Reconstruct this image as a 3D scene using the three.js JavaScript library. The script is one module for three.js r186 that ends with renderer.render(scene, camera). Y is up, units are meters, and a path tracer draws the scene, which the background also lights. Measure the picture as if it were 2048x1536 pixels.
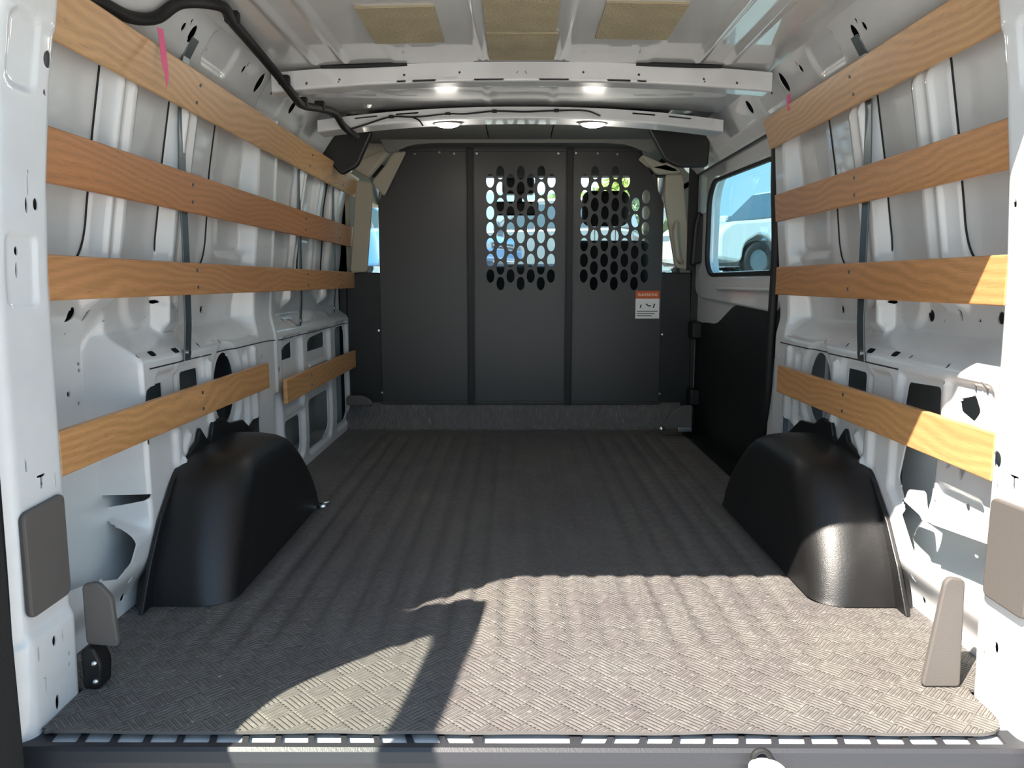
import * as THREE from 'three';
import { RoundedBoxGeometry } from 'three/addons/geometries/RoundedBoxGeometry.js';
import { mergeGeometries } from 'three/addons/utils/BufferGeometryUtils.js';
import { ImprovedNoise } from 'three/addons/math/ImprovedNoise.js';
import { RectAreaLightUniformsLib } from 'three/addons/lights/RectAreaLightUniformsLib.js';

// ------------------------------------------------------------------ camera, sky, sun, exposure
// metres; x right, y up (0 = top of the cargo floor mat), the van points towards -z; D below means distance ahead = -z
const scene = new THREE.Scene();
const renderer = new THREE.WebGLRenderer({ antialias: true });
renderer.toneMapping = THREE.LinearToneMapping;
renderer.toneMappingExposure = 1.6;
renderer.shadowMap.enabled = true;
RectAreaLightUniformsLib.init();

const F = 1500, PITCH = Math.atan(205 / F), YAW = 0.00396;
const camera = new THREE.PerspectiveCamera(2 * Math.atan(768 / F) * 180 / Math.PI, 2048 / 1536, 0.02, 300);
camera.position.set(-0.02, 0.775, 0);
camera.rotation.set(-PITCH, YAW, 0, 'YXZ');
scene.add(camera);

const SUN = new THREE.Vector3(0.95, -1.65, -1).normalize();      // the way sunlight travels: from behind, over the left shoulder
const sun = new THREE.DirectionalLight(0xfff4e6, 13.5);
sun.target.position.set(0, 0, -1.6);
sun.position.copy(sun.target.position).addScaledVector(SUN, -12);
sun.castShadow = true;
sun.shadow.mapSize.set(4096, 4096);
Object.assign(sun.shadow.camera, { left: -5, right: 5, top: 5, bottom: -5, near: 1, far: 40 });
sun.shadow.camera.updateProjectionMatrix();
scene.add(sun, sun.target);

{ // clear summer sky: pale cyan at the horizon to blue overhead, the same all round
  const w = 8, h = 256, a = new Float32Array(w * h * 4);
  for (let j = 0; j < h; j++) {
    const el = (j + 0.5) / h * 2 - 1;
    const t = Math.max(0, Math.sin(el * Math.PI / 2));
    const k = Math.pow(1 - t, 3);
    const c = el < 0 ? [0.5, 0.5, 0.49] : [0.44 + 0.2 * k, 0.62 + 0.28 * k, 0.88 + 0.14 * k];
    for (let i = 0; i < w; i++) a.set([...c, 1], (j * w + i) * 4);
  }
  const sky = new THREE.DataTexture(a, w, h, THREE.RGBAFormat, THREE.FloatType);
  sky.mapping = THREE.EquirectangularReflectionMapping;
  sky.magFilter = THREE.LinearFilter; sky.needsUpdate = true;
  scene.background = sky; scene.environment = sky;
  scene.backgroundIntensity = 1.25; scene.environmentIntensity = 1.25;
}

// ------------------------------------------------------------------ helpers
let seed = 20240611;
const rnd = () => { seed = (seed * 1664525 + 1013904223) >>> 0; return seed / 4294967296; };
const perlin = new ImprovedNoise();
const nz = (x, y, z = 0) => perlin.noise(x, y, z);
const ss = (a, b, t) => { t = Math.min(1, Math.max(0, (t - a) / (b - a))); return t * t * (3 - 2 * t); };
const mix = (a, b, t) => a + (b - a) * t;
const curve = (pts) => (t) => {                                     // piecewise linear table
  if (t <= pts[0][0]) return pts[0][1];
  for (let i = 1; i < pts.length; i++) if (t <= pts[i][0]) return mix(pts[i - 1][1], pts[i][1], (t - pts[i - 1][0]) / (pts[i][0] - pts[i - 1][0]));
  return pts[pts.length - 1][1];
};
const used = {};
const numbered = (n) => { const k = used[n] = (used[n] ?? -1) + 1; return k ? n + '_' + String(k).padStart(3, '0') : n; };
function mesh(name, geo, mat, parent) {
  const m = new THREE.Mesh(geo, mat);
  m.castShadow = m.receiveShadow = true;
  m.name = parent ? name : numbered(name);
  (parent ?? scene).add(m);
  return m;
}
function tag(o, label, category, group) { o.userData.label = label; o.userData.category = category; if (group) o.userData.group = group; return o; }
function thing(name, label, category, [x, y, D] = [0, 0, 0], group) {
  const o = new THREE.Group(); o.name = numbered(name); o.position.set(x, y, -D); scene.add(o);
  return tag(o, label, category, group);
}
function struct(name) { const o = new THREE.Group(); o.name = name; o.userData.kind = 'structure'; scene.add(o); return o; }
const rbox = (w, h, d, r = 0.004, seg = 2) => new RoundedBoxGeometry(w, h, d, seg, Math.min(r, w / 2.01, h / 2.01, d / 2.01));
function place(g, x, y, D, rx = 0, ry = 0, rz = 0) {
  g.applyMatrix4(new THREE.Matrix4().compose(new THREE.Vector3(x, y, -D), new THREE.Quaternion().setFromEuler(new THREE.Euler(rx, ry, rz)), new THREE.Vector3(1, 1, 1)));
  return g;
}
function rebase(m, x, y, D) { m.geometry.translate(-x, -y, D); m.position.set(x, y, -D); return m; }  // give a single-mesh thing its own origin
const slab = (x0, x1, y0, y1, D0, D1, r = 0.004) => place(rbox(x1 - x0, y1 - y0, D1 - D0, r), (x0 + x1) / 2, (y0 + y1) / 2, (D0 + D1) / 2);
function tube(pts, r, seg = 60, sides = 10) {
  const c = new THREE.CatmullRomCurve3(pts.map(([x, y, D]) => new THREE.Vector3(x, y, -D)));
  const g = new THREE.TubeGeometry(c, seg, r, sides, false);
  return g;
}
function shapeOf(pts) { const s = new THREE.Shape(); pts.forEach(([a, b], i) => i ? s.lineTo(a, b) : s.moveTo(a, b)); s.closePath(); return s; }
function roundPoly(pts, r) {                                        // polygon with rounded corners
  const s = new THREE.Path(), n = pts.length;
  for (let i = 0; i < n; i++) {
    const p = pts[i], a = pts[(i + n - 1) % n], b = pts[(i + 1) % n];
    const la = Math.hypot(a[0] - p[0], a[1] - p[1]), lb = Math.hypot(b[0] - p[0], b[1] - p[1]);
    const q = Math.min(typeof r === 'number' ? r : r[i], la / 2.05, lb / 2.05);
    const u = [p[0] + (a[0] - p[0]) / la * q, p[1] + (a[1] - p[1]) / la * q], v = [p[0] + (b[0] - p[0]) / lb * q, p[1] + (b[1] - p[1]) / lb * q];
    i ? s.lineTo(...u) : s.moveTo(...u);
    s.quadraticCurveTo(p[0], p[1], v[0], v[1]);
  }
  s.closePath();
  return s.getPoints(8).map((p) => [p.x, p.y]);
}
function extr(pts, depth, bevel = 0.003, holes = []) {              // outline in (x, y), thickness along z, centred
  const s = shapeOf(pts);
  for (const h of holes) { const p = new THREE.Path(); h.forEach(([a, b], i) => i ? p.lineTo(a, b) : p.moveTo(a, b)); p.closePath(); s.holes.push(p); }
  const g = new THREE.ExtrudeGeometry(s, { depth: Math.max(1e-4, depth - 2 * bevel), bevelEnabled: bevel > 0, bevelThickness: bevel, bevelSize: bevel, bevelOffset: -bevel, bevelSegments: 2, curveSegments: 12 });
  g.translate(0, 0, -depth / 2 + bevel);
  return g;
}
// signed distances (negative inside) in a sheet's own (u, v) metres
const S = {
  dot: (u, v, r) => ({ b: [u - r, u + r, v - r, v + r], f: (a, b) => Math.hypot(a - u, b - v) - r }),
  oval: (u, v, ru, rv) => ({ b: [u - ru, u + ru, v - rv, v + rv], f: (a, b) => { const k = Math.hypot((a - u) / ru, (b - v) / rv), g = Math.hypot((a - u) / (ru * ru), (b - v) / (rv * rv)); return g < 1e-6 ? -Math.min(ru, rv) : k * (k - 1) / g; } }),
  rect: (u0, u1, v0, v1, r = 0.01) => { const cu = (u0 + u1) / 2, cv = (v0 + v1) / 2, hu = (u1 - u0) / 2, hv = (v1 - v0) / 2, q = Math.min(r, hu, hv);
    return { b: [u0, u1, v0, v1], f: (a, b) => { const x = Math.abs(a - cu) - hu + q, y = Math.abs(b - cv) - hv + q; return Math.hypot(Math.max(x, 0), Math.max(y, 0)) + Math.min(Math.max(x, y), 0) - q; } }; },
  slot: (u0, v0, u1, v1, r) => ({ b: [Math.min(u0, u1) - r, Math.max(u0, u1) + r, Math.min(v0, v1) - r, Math.max(v0, v1) + r], f: (a, b) => { const du = u1 - u0, dv = v1 - v0, t = Math.min(1, Math.max(0, ((a - u0) * du + (b - v0) * dv) / (du * du + dv * dv || 1))); return Math.hypot(a - u0 - t * du, b - v0 - t * dv) - r; } }),
  poly: (P) => ({ b: [Math.min(...P.map((p) => p[0])), Math.max(...P.map((p) => p[0])), Math.min(...P.map((p) => p[1])), Math.max(...P.map((p) => p[1]))], f: (a, b) => {
    let d = 1e9, inside = false;
    for (let i = 0, j = P.length - 1; i < P.length; j = i++) {
      const [x0, y0] = P[j], [x1, y1] = P[i], ex = x1 - x0, ey = y1 - y0, t = Math.min(1, Math.max(0, ((a - x0) * ex + (b - y0) * ey) / (ex * ex + ey * ey || 1)));
      d = Math.min(d, Math.hypot(a - x0 - t * ex, b - y0 - t * ey));
      if ((y1 > b) !== (y0 > b) && a < (x0 - x1) * (b - y1) / (y0 - y1) + x1) inside = !inside;
    }
    return inside ? -d : d;
  } }),
};
const soft = (sdf, w) => (a, b) => { const m = w * 1.5; if (a < sdf.b[0] - m || a > sdf.b[1] + m || b < sdf.b[2] - m || b > sdf.b[3] + m) return 0; return 1 - ss(-w, w, sdf.f(a, b)); };   // pressed-in patch: 1 inside, soft edge
// A pressed metal sheet: grid in (u, v) put in space by map(u, v, into); holes are cut and their edges turned in
function sheet({ u0, u1, v0, v1, cell, map, holes = [], keep, lip = 0.008 }) {
  const nu = Math.ceil((u1 - u0) / cell), nv = Math.ceil((v1 - v0) / (cell)), W = nu + 1, N = W * (nv + 1);
  const U = new Float64Array(N), V = new Float64Array(N), SD = new Float64Array(N).fill(1);
  const sd = (u, v, near = 0.02) => {
    let d = 1;
    for (const h of holes) if (u > h.b[0] - near && u < h.b[1] + near && v > h.b[2] - near && v < h.b[3] + near) d = Math.min(d, h.f(u, v));
    if (keep) d = Math.min(d, -keep.f(u, v));
    return d;
  };
  for (let j = 0, k = 0; j <= nv; j++) for (let i = 0; i <= nu; i++, k++) {
    let u = mix(u0, u1, i / nu), v = mix(v0, v1, j / nv), d = sd(u, v);
    if (Math.abs(d) < cell * 0.62) {
      for (let it = 0; it < 2; it++) {
        const e = 1e-4, gu = (sd(u + e, v) - sd(u - e, v)) / (2 * e), gv = (sd(u, v + e) - sd(u, v - e)) / (2 * e), g = gu * gu + gv * gv;
        if (g < 0.05) break;
        u -= d * gu / g; v -= d * gv / g; d = sd(u, v);
      }
    }
    U[k] = u; V[k] = v; SD[k] = d;
  }
  const pos = [], uv = [], idx = [], id = new Int32Array(N).fill(-1);
  const vert = (k) => { if (id[k] < 0) { id[k] = pos.length / 3; pos.push(...map(U[k], V[k], 0)); uv.push(U[k], V[k]); } return id[k]; };
  const edges = new Map(), tris = [];
  const tri = (a, b, c) => {
    if (SD[a] < 1e-3 && SD[b] < 1e-3 && SD[c] < 1e-3 && (Math.min(SD[a], SD[b], SD[c]) < -1e-3 || sd((U[a] + U[b] + U[c]) / 3, (V[a] + V[b] + V[c]) / 3) < 0)) return;
    if (sd((U[a] + U[b] + U[c]) / 3, (V[a] + V[b] + V[c]) / 3) < -cell * 0.1) return;
    tris.push([a, b, c]);
    for (const [p, q] of [[a, b], [b, c], [c, a]]) if (SD[p] < cell && SD[q] < cell) { const r = q * N + p; edges.has(r) ? edges.delete(r) : edges.set(p * N + q, [p, q]); }
  };
  for (let j = 0; j < nv; j++) for (let i = 0; i < nu; i++) {
    const a = j * W + i, b = a + 1, c = a + W + 1, d = a + W;
    if ((i + j) & 1) { tri(a, b, c); tri(a, c, d); } else { tri(a, b, d); tri(b, c, d); }
  }
  for (const t of tris) idx.push(vert(t[0]), vert(t[1]), vert(t[2]));
  const g = new THREE.BufferGeometry();
  g.setAttribute('position', new THREE.Float32BufferAttribute(pos, 3));
  g.setAttribute('uv', new THREE.Float32BufferAttribute(uv, 2));
  g.setIndex(idx); g.computeVertexNormals();
  if (!lip) return g;
  const lp = [], lu = [], li = [];
  for (const [p, q] of edges.values()) {
    const n = lp.length / 3;
    lp.push(...map(U[p], V[p], 0), ...map(U[q], V[q], 0), ...map(U[q], V[q], lip), ...map(U[p], V[p], lip));
    for (let k = 0; k < 4; k++) lu.push(0, 0);
    li.push(n, n + 2, n + 1, n, n + 3, n + 2);
  }
  if (!li.length) return g;
  const l = new THREE.BufferGeometry();
  l.setAttribute('position', new THREE.Float32BufferAttribute(lp, 3));
  l.setAttribute('uv', new THREE.Float32BufferAttribute(lu, 2));
  l.setIndex(li); l.computeVertexNormals();
  return mergeGeometries([g, l]);
}
function tex(w, h, fn, srgb, rep = 1) {
  const a = new Uint8Array(w * h * 4);
  for (let j = 0, k = 0; j < h; j++) for (let i = 0; i < w; i++, k += 4) { const c = fn(i / w, j / h, i, j); for (let q = 0; q < 3; q++) a[k + q] = Math.max(0, Math.min(255, Math.round((c.length ? c[q] : c) * 255))); a[k + 3] = 255; }
  const t = new THREE.DataTexture(a, w, h);
  t.wrapS = t.wrapT = THREE.RepeatWrapping; t.magFilter = THREE.LinearFilter; t.minFilter = THREE.LinearMipmapLinearFilter; t.generateMipmaps = true;
  if (srgb) t.colorSpace = THREE.SRGBColorSpace;
  t.repeat.set(1 / rep, 1 / (rep * h / w)); t.needsUpdate = true;
  return t;
}
const pn = (x, y, px, py, s) => {                                   // tileable noise on a torus
  const a = x / px, b = y / py, wx = 0.5 - 0.5 * Math.cos(Math.PI * Math.min(1, Math.max(0, a * 4 - 3))), wy = 0.5 - 0.5 * Math.cos(Math.PI * Math.min(1, Math.max(0, b * 4 - 3)));
  return mix(mix(nz(x, y, s), nz(x - px, y, s), wx), mix(nz(x, y - py, s), nz(x - px, y - py, s), wx), wy);
};

// ------------------------------------------------------------------ materials
const paintBump = tex(512, 512, (u, v) => 0.5 + 0.25 * pn(u * 24, v * 24, 24, 24, 1) + 0.15 * pn(u * 60, v * 60, 60, 60, 4), false, 0.25);
const paintTone = tex(256, 256, (u, v) => { const k = 0.835 + 0.02 * pn(u * 5, v * 5, 5, 5, 9) + 0.012 * pn(u * 21, v * 21, 21, 21, 3); return [k * 0.985, k * 0.995, k]; }, true, 0.9);
const P = (o) => new THREE.MeshPhysicalMaterial(o);
const M = {
  paint: P({ color: 0xffffff, map: paintTone, roughness: 0.32, clearcoat: 0.8, clearcoatRoughness: 0.06, bumpMap: paintBump, bumpScale: 0.00012 }),
  roofPaint: P({ color: 0xf2f2f0, map: paintTone, roughness: 0.3, clearcoat: 1, clearcoatRoughness: 0.03 }),
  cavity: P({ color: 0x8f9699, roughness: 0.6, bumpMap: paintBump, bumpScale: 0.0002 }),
  quarter: P({ color: 0xd2d8da, roughness: 0.35, clearcoat: 0.5, clearcoatRoughness: 0.2, bumpMap: paintBump, bumpScale: 0.0002 }),
  strap: P({ color: 0x6d767a, roughness: 0.38, metalness: 0.8, bumpMap: paintBump, bumpScale: 0.0002 }),
  chrome: P({ color: 0xd8dadb, roughness: 0.22, metalness: 1, bumpMap: paintBump, bumpScale: 0.0001 }),
  rubber: P({ color: 0x0c0c0d, roughness: 0.62, bumpMap: paintBump, bumpScale: 0.0004 }),
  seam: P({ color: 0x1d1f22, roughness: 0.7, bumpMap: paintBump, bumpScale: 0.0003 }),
  glass: P({ color: 0xffffff, roughness: 0.0, transmission: 1, thickness: 0, ior: 1.5 }),
  privacy: P({ color: 0xa2cdd7, roughness: 0.0, transmission: 1, thickness: 0, ior: 1.5 }),
  clear: P({ color: 0xf3fbf5, roughness: 0.0, transmission: 1, thickness: 0, ior: 1.5 }),
  tint: P({ color: 0xcbdedb, roughness: 0.0, transmission: 1, thickness: 0, ior: 1.5 }),
};
const grain = (s) => tex(256, 256, (u, v) => 0.5 + 0.28 * pn(u * 40, v * 40, 40, 40, s) + 0.2 * pn(u * 90, v * 90, 90, 90, s + 3), false, 0.12);
const leatherGrain = grain(11), fineGrain = grain(31);
M.arch = P({ color: 0x121213, roughness: 0.42, bumpMap: leatherGrain, bumpScale: 0.0006 });
M.blackPlastic = P({ color: 0x0b0b0c, roughness: 0.5, bumpMap: leatherGrain, bumpScale: 0.0004 });
M.greyPlastic = P({ color: 0x56524f, roughness: 0.6, bumpMap: leatherGrain, bumpScale: 0.0004 });
M.partition = P({ color: 0x211f1d, roughness: 0.45, metalness: 0.0, clearcoat: 0.25, clearcoatRoughness: 0.35, bumpMap: fineGrain, bumpScale: 0.0002 });
M.beige = P({ color: 0xa39c8b, roughness: 0.8, bumpMap: fineGrain, bumpScale: 0.0006 });
M.headliner = P({ color: 0x5d5d59, roughness: 0.75, bumpMap: fineGrain, bumpScale: 0.0005 });
M.sillPlastic = P({ color: 0x2c2d31, roughness: 0.45, bumpMap: leatherGrain, bumpScale: 0.0004 });
const foamTex = tex(512, 512, (u, v) => { const n = 0.5 * pn(u * 90, v * 30, 90, 30, 2) + 0.5 * pn(u * 40, v * 160, 40, 160, 5), k = 1 + 0.22 * n + 0.08 * pn(u * 4, v * 4, 4, 4, 8); return [0.625 * k, 0.585 * k, 0.48 * k]; }, true, 0.35);
M.foam = P({ color: 0xffffff, map: foamTex, roughness: 0.95, bumpMap: fineGrain, bumpScale: 0.001 });
// oak-like plywood face: long cathedral grain, pores, tone bands
const woodTex = tex(2048, 512, (u, v) => {
  const wv = 0.3 * pn(u * 3, v * 2, 3, 2, 2) + 0.06 * pn(u * 14, v * 5, 14, 5, 6);
  const ring = Math.sin((v * 24 + wv * 13) * Math.PI * 2) * 0.5 + 0.5;
  const fib = pn(u * 26, v * 300, 26, 300, 3), fine = pn(u * 60, v * 500, 60, 500, 9), pore = Math.max(0, pn(u * 90, v * 260, 90, 260, 7) - 0.3) * 1.6;
  const tone = pn(u * 3, v * 6, 3, 6, 12);
  const k = 1 - 0.085 * ring + 0.075 * fib + 0.05 * fine - 0.22 * pore + 0.06 * tone;
  return [0.775 * k, (0.608 + 0.015 * tone) * k, (0.43 + 0.025 * tone - 0.012 * ring) * k];
}, true, 2.0);
const woodBump = tex(1024, 256, (u, v) => 0.5 + 0.3 * pn(u * 50, v * 200, 50, 200, 3) - 0.4 * Math.max(0, pn(u * 130, v * 120, 130, 120, 7) - 0.2), false, 2.0);
const wood = (c) => P({ color: c, map: woodTex, bumpMap: woodBump, bumpScale: 0.0005, roughness: 0.42, clearcoat: 0.25, clearcoatRoughness: 0.35 });
// chequer tread: squares of five ribs, every other square turned, the whole set on the diagonal
const treadH = (x, y) => {
  const s = ((Math.floor(x * 2) + Math.floor(y * 2)) & 1), a = (s ? x : y) * 2 % 1, b = (s ? y : x) * 2 % 1;
  const rib = Math.abs(((a * 5) % 1) - 0.5) * 2, end = Math.min(b, 1 - b) * 12, edge = Math.min(a, 1 - a) * 22;
  return ss(0.78, 0.42, rib) * Math.min(1, end) * Math.min(1, edge);
};
const treadBump = tex(512, 512, (u, v) => treadH(u, v), false, 0.092);
const dustTex = tex(1024, 1024, (u, v) => {
  const big = pn(u * 5, v * 3, 5, 3, 21), mid = pn(u * 24, v * 16, 24, 16, 5), fine = pn(u * 160, v * 160, 160, 160, 8);
  const sp = Math.max(0, pn(u * 220, v * 220, 220, 220, 31) - 0.42) * 2.5;
  const k = 0.365 + 0.035 * big + 0.03 * mid + 0.05 * fine + 0.2 * sp;
  return [k * 1.02, k * (0.985 + 0.02 * mid), k * (0.965 - 0.04 * big)];
}, true, 2.4);
treadBump.rotation = Math.PI / 4;
M.mat = P({ color: 0xffffff, map: dustTex, bumpMap: treadBump, bumpScale: 0.003, roughness: 0.6 });

// ------------------------------------------------------------------ shared profiles of the body
const pillarX = curve([[0, 0.858], [0.3, 0.85], [0.78, 0.843], [0.95, 0.832], [1.1, 0.815], [1.25, 0.79], [1.4, 0.75]]);
const skinX = curve([[-0.1, 0.99], [0.64, 0.99], [0.76, 0.982], [0.84, 0.968], [0.98, 0.945], [1.08, 0.93], [1.24, 0.9], [1.36, 0.872]]);
const roofY = (x, D) => 1.462 - 0.02 * Math.pow(Math.abs(x) / 0.75, 2.2);

// ------------------------------------------------------------------ the setting: floor
const floor = struct('floor');
mesh('floor_pan', slab(-1.11, 1.11, -0.09, -0.02, 1.19, 4.0, 0.002), M.paint, floor);
mesh('cab_floor', slab(-1.0, 1.0, -0.36, -0.28, 3.96, 5.6, 0.004), M.blackPlastic, floor);
mesh('cab_step', slab(-1.0, 1.0, -0.3, -0.02, 3.985, 4.03, 0.004), M.blackPlastic, floor);
{ // rear edge of the load floor: white sill under a black scuff plate with slanted windows, then the rounded step edge
  const Dm = 1.206, pts = [[-0.885, -0.026], [0.885, -0.026], [0.885, 0.028], [-0.885, 0.028]], holes = [];
  const bar = (x0, x1, sl) => holes.push(roundPoly([[x0, -0.013], [x1, -0.013], [x1 + sl, 0.019], [x0 + sl, 0.019]], 0.003));
  for (let k = 0; k < 13; k++) for (const s of [-1, 1]) {
    const c = s * (0.112 + k * 0.0572), w = 0.0225, sl = s * 0.012 * (1 - k / 20);
    bar(c - w, c + w, sl);
  }
  bar(-0.075, 0.075, 0);
  const g = extr(pts, 0.006, 0.0015, holes); g.rotateX(-Math.PI / 2);
  mesh('scuff_plate', place(g, 0, -0.013, Dm), M.sillPlastic, floor);
  mesh('sill_strip', slab(-0.9, 0.9, -0.05, -0.0172, 1.182, 1.236, 0.001), M.paint, floor);
  const lip = shapeOf([[0, 0], [0.006, 0.002], [0.012, -0.003], [0.017, -0.02], [0.019, -0.08], [0.019, -0.16], [0, -0.16]]);
  const e = new THREE.ExtrudeGeometry(lip, { depth: 1.78, bevelEnabled: false, steps: 1 });
  e.rotateY(-Math.PI / 2); // profile x -> +z, extrusion along x
  e.translate(0.89, -0.011, -1.184);
  mesh('step_edge', e, M.sillPlastic, floor);
  mesh('bumper_top', slab(-0.95, 0.95, -0.4, -0.175, 1.05, 1.2, 0.02), M.paint, floor);
}

// ------------------------------------------------------------------ side walls
const OPEN0 = 2.66, FRONT = 3.98;
function sideWall(s) {
  const left = s < 0, w = struct(left ? 'wall_left' : 'wall_right');
  const D1 = left ? FRONT : OPEN0;
  const P3 = (x, y, D) => [s * x, y, -D];
  // --- outer skin and closing plates
  const skinOuter = (D0, D1, y0, y1) => mesh('outer_panel', slab(Math.min(s * 1.1, s * 1.13), Math.max(s * 1.1, s * 1.13), y0, y1, D0, D1), M.cavity, w);
  skinOuter(1.13, left ? 4.0 : 2.9, -0.35, 1.51);
  // --- pressed inner sheet
  const ribs = [[1.715, 0.075, 0.045, 0.70], [2.035, 0.07, 0.045, 0.62]];
  if (left) ribs.push([3.1, 0.05, 0.04, 0.66], [3.42, 0.09, 0.025, 0.72], [3.68, 0.05, 0.04, 0.66]);
  const patch = [];                                                 // [sdf, softness, depth outward]
  const add = (sdf, wdt, d) => patch.push([soft(sdf, wdt), d]);
  add(S.rect(1.84, 1.965, 0.66, 0.80, 0.06), 0.012, -0.012);
  add(S.rect(2.33, 2.575, 0.86, 1.31, 0.04), 0.012, 0.018);           // stamped box between the slats
  add(S.rect(2.36, 2.545, 0.88, 1.03, 0.03), 0.008, -0.01);
  add(S.rect(2.12, 2.56, 0.60, 0.80, 0.1), 0.03, 0.012);
  add(S.rect(1.83, 1.96, 0.41, 0.548, 0.03), 0.007, 0.012);
  add(S.rect(1.955, 2.115, 0.40, 0.562, 0.03), 0.007, 0.012);
  add(S.oval(2.288, 0.45, 0.115, 0.14), 0.008, 0.012);
  add(S.rect(2.42, 2.46, 0.31, 0.55, 0.02), 0.006, 0.014);
  add(S.rect(2.50, 2.535, 0.30, 0.56, 0.02), 0.006, -0.012);
  add(S.rect(1.90, 1.935, 0.29, 0.40, 0.02), 0.007, -0.012);
  add(S.rect(2.13, 2.16, 0.36, 0.55, 0.015), 0.006, -0.012);
  add(S.slot(1.93, 0.3, 1.99, 0.36, 0.012), 0.006, -0.01);
  const holes = [];
  const H = (...a) => holes.push(...a);
  for (const [u, v, r] of [...(left ? [] : [[1.56, 0.7, 0.0135]]), [1.632, 0.69, 0.006], [1.7, 0.708, 0.006], [1.765, 0.683, 0.004], [1.786, 0.73, 0.005], [1.99, 0.722, 0.006], [1.938, 0.683, 0.0035], [2.333, 0.69, 0.012], [2.275, 0.593, 0.007], [2.24, 0.6, 0.003], [2.118, 0.596, 0.008], [2.17, 0.598, 0.003], [1.965, 0.594, 0.006], [1.775, 0.597, 0.006], [1.87, 0.56, 0.004], [1.927, 0.563, 0.004], [2.166, 0.565, 0.004], [2.41, 0.337, 0.01], [2.53, 0.307, 0.006], [2.61, 0.515, 0.008], [1.95, 0.364, 0.005]]) H(S.dot(u, v, r));
  H(S.slot(1.695, 0.69, 1.702, 0.703, 0.004), S.slot(2.24, 0.69, 2.247, 0.712, 0.0035), S.slot(1.835, 0.598, 1.86, 0.598, 0.006), S.slot(1.955, 0.595, 1.985, 0.595, 0.006));
  H(S.oval(2.288, 0.45, 0.083, 0.109), S.rect(1.985, 2.1, 0.428, 0.535, 0.012));
  const deep0 = left ? 1.755 : 1.30;
  if (left) {
    mesh('front_closure', slab(-1.12, -0.9, -0.1, 1.45, 3.985, 4.02, 0.004), M.cavity, w);
    H(S.dot(1.64, 0.705, 0.015));
    H(S.poly([[1.735, 0.42], [1.735, 0.49], [1.745, 0.515], [1.765, 0.522], [1.85, 0.522], [1.85, 0.42]].map(([a, b]) => [a + 0.035, b])));
    for (const [u, v, r] of [[1.73, 0.585, 0.005], [1.731, 0.57, 0.005], [1.683, 0.521, 0.007], [1.72, 0.494, 0.005], [1.66, 0.66, 0.003], [1.665, 0.088, 0.009], [1.668, 0.042, 0.011], [1.775, 0.391, 0.008]]) H(S.dot(u, v, r));
    H(S.slot(1.62, 0.345, 1.645, 0.36, 0.012));
    for (const [a, b, c, d, r] of [[2.84, 2.985, 0.475, 0.54, 0.012], [3.2, 3.5, 0.475, 0.545, 0.015]]) H(S.poly(roundPoly([[a, c], [b, c], [b, d], [a + 0.05, d - 0.012], [a, c + 0.03]], r)));
    H(S.rect(3.69, 3.9, 0.06, 0.55, 0.05), S.poly(roundPoly([[2.86, 0.235], [3.06, 0.235], [3.06, 0.08], [2.98, 0.07], [2.86, 0.18]], 0.03)), S.poly(roundPoly([[3.19, 0.27], [3.52, 0.27], [3.52, 0.09], [3.45, 0.05], [3.19, 0.05]], 0.03)));
    for (const [u, v, r] of [[2.76, 0.25, 0.008], [2.78, 0.45, 0.012], [3.12, 0.5, 0.005], [3.1, 0.12, 0.006], [3.6, 0.2, 0.006], [3.0, 0.62, 0.01], [3.3, 0.61, 0.006], [3.4, 0.61, 0.006], [2.68, 0.9, 0.006]]) H(S.dot(u, v, r));
    add(S.rect(2.82, 3.09, 0.27, 0.56, 0.03), 0.007, 0.015); add(S.rect(3.17, 3.56, 0.29, 0.56, 0.03), 0.007, 0.015);
    add(S.rect(2.82, 3.09, 0.05, 0.255, 0.03), 0.007, 0.015); add(S.rect(3.16, 3.56, 0.035, 0.285, 0.03), 0.007, 0.012); add(S.rect(3.66, 3.93, 0.035, 0.575, 0.04), 0.007, 0.012);
    add(S.rect(2.9, 3.05, 0.33, 0.345, 0.008), 0.005, -0.01); add(S.rect(3.22, 3.52, 0.4, 0.42, 0.008), 0.005, -0.01); add(S.rect(3.22, 3.52, 0.335, 0.35, 0.008), 0.005, -0.01);
    add(S.rect(2.73, 2.785, 0.02, 0.36, 0.02), 0.01, 0.02);
  } else {
    H(S.poly(roundPoly([[1.635, 0.545], [1.775, 0.538], [1.79, 0.455], [1.76, 0.42], [1.775, 0.36], [1.79, 0.3], [1.755, 0.25], [1.74, 0.285], [1.67, 0.3], [1.655, 0.25], [1.64, 0.29], [1.632, 0.36], [1.63, 0.45]], 0.012)));
    add(S.poly([[1.615, 0.56], [1.79, 0.555], [1.81, 0.44], [1.81, 0.27], [1.76, 0.225], [1.62, 0.24]]), 0.007, 0.012);
    H(S.poly(roundPoly([[1.49, 0.515], [1.51, 0.545], [1.565, 0.53], [1.56, 0.505], [1.51, 0.49]], 0.008)), S.slot(1.512, 0.55, 1.515, 0.567, 0.004), S.slot(1.475, 0.55, 1.478, 0.575, 0.004));
    H(S.poly(roundPoly([[1.46, 0.43], [1.58, 0.425], [1.575, 0.375], [1.535, 0.4], [1.52, 0.36], [1.5, 0.4], [1.46, 0.39]], 0.006)));
    add(S.rect(1.44, 1.6, 0.475, 0.57, 0.02), 0.007, 0.012); add(S.rect(1.44, 1.6, 0.27, 0.34, 0.02), 0.007, 0.012);
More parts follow.
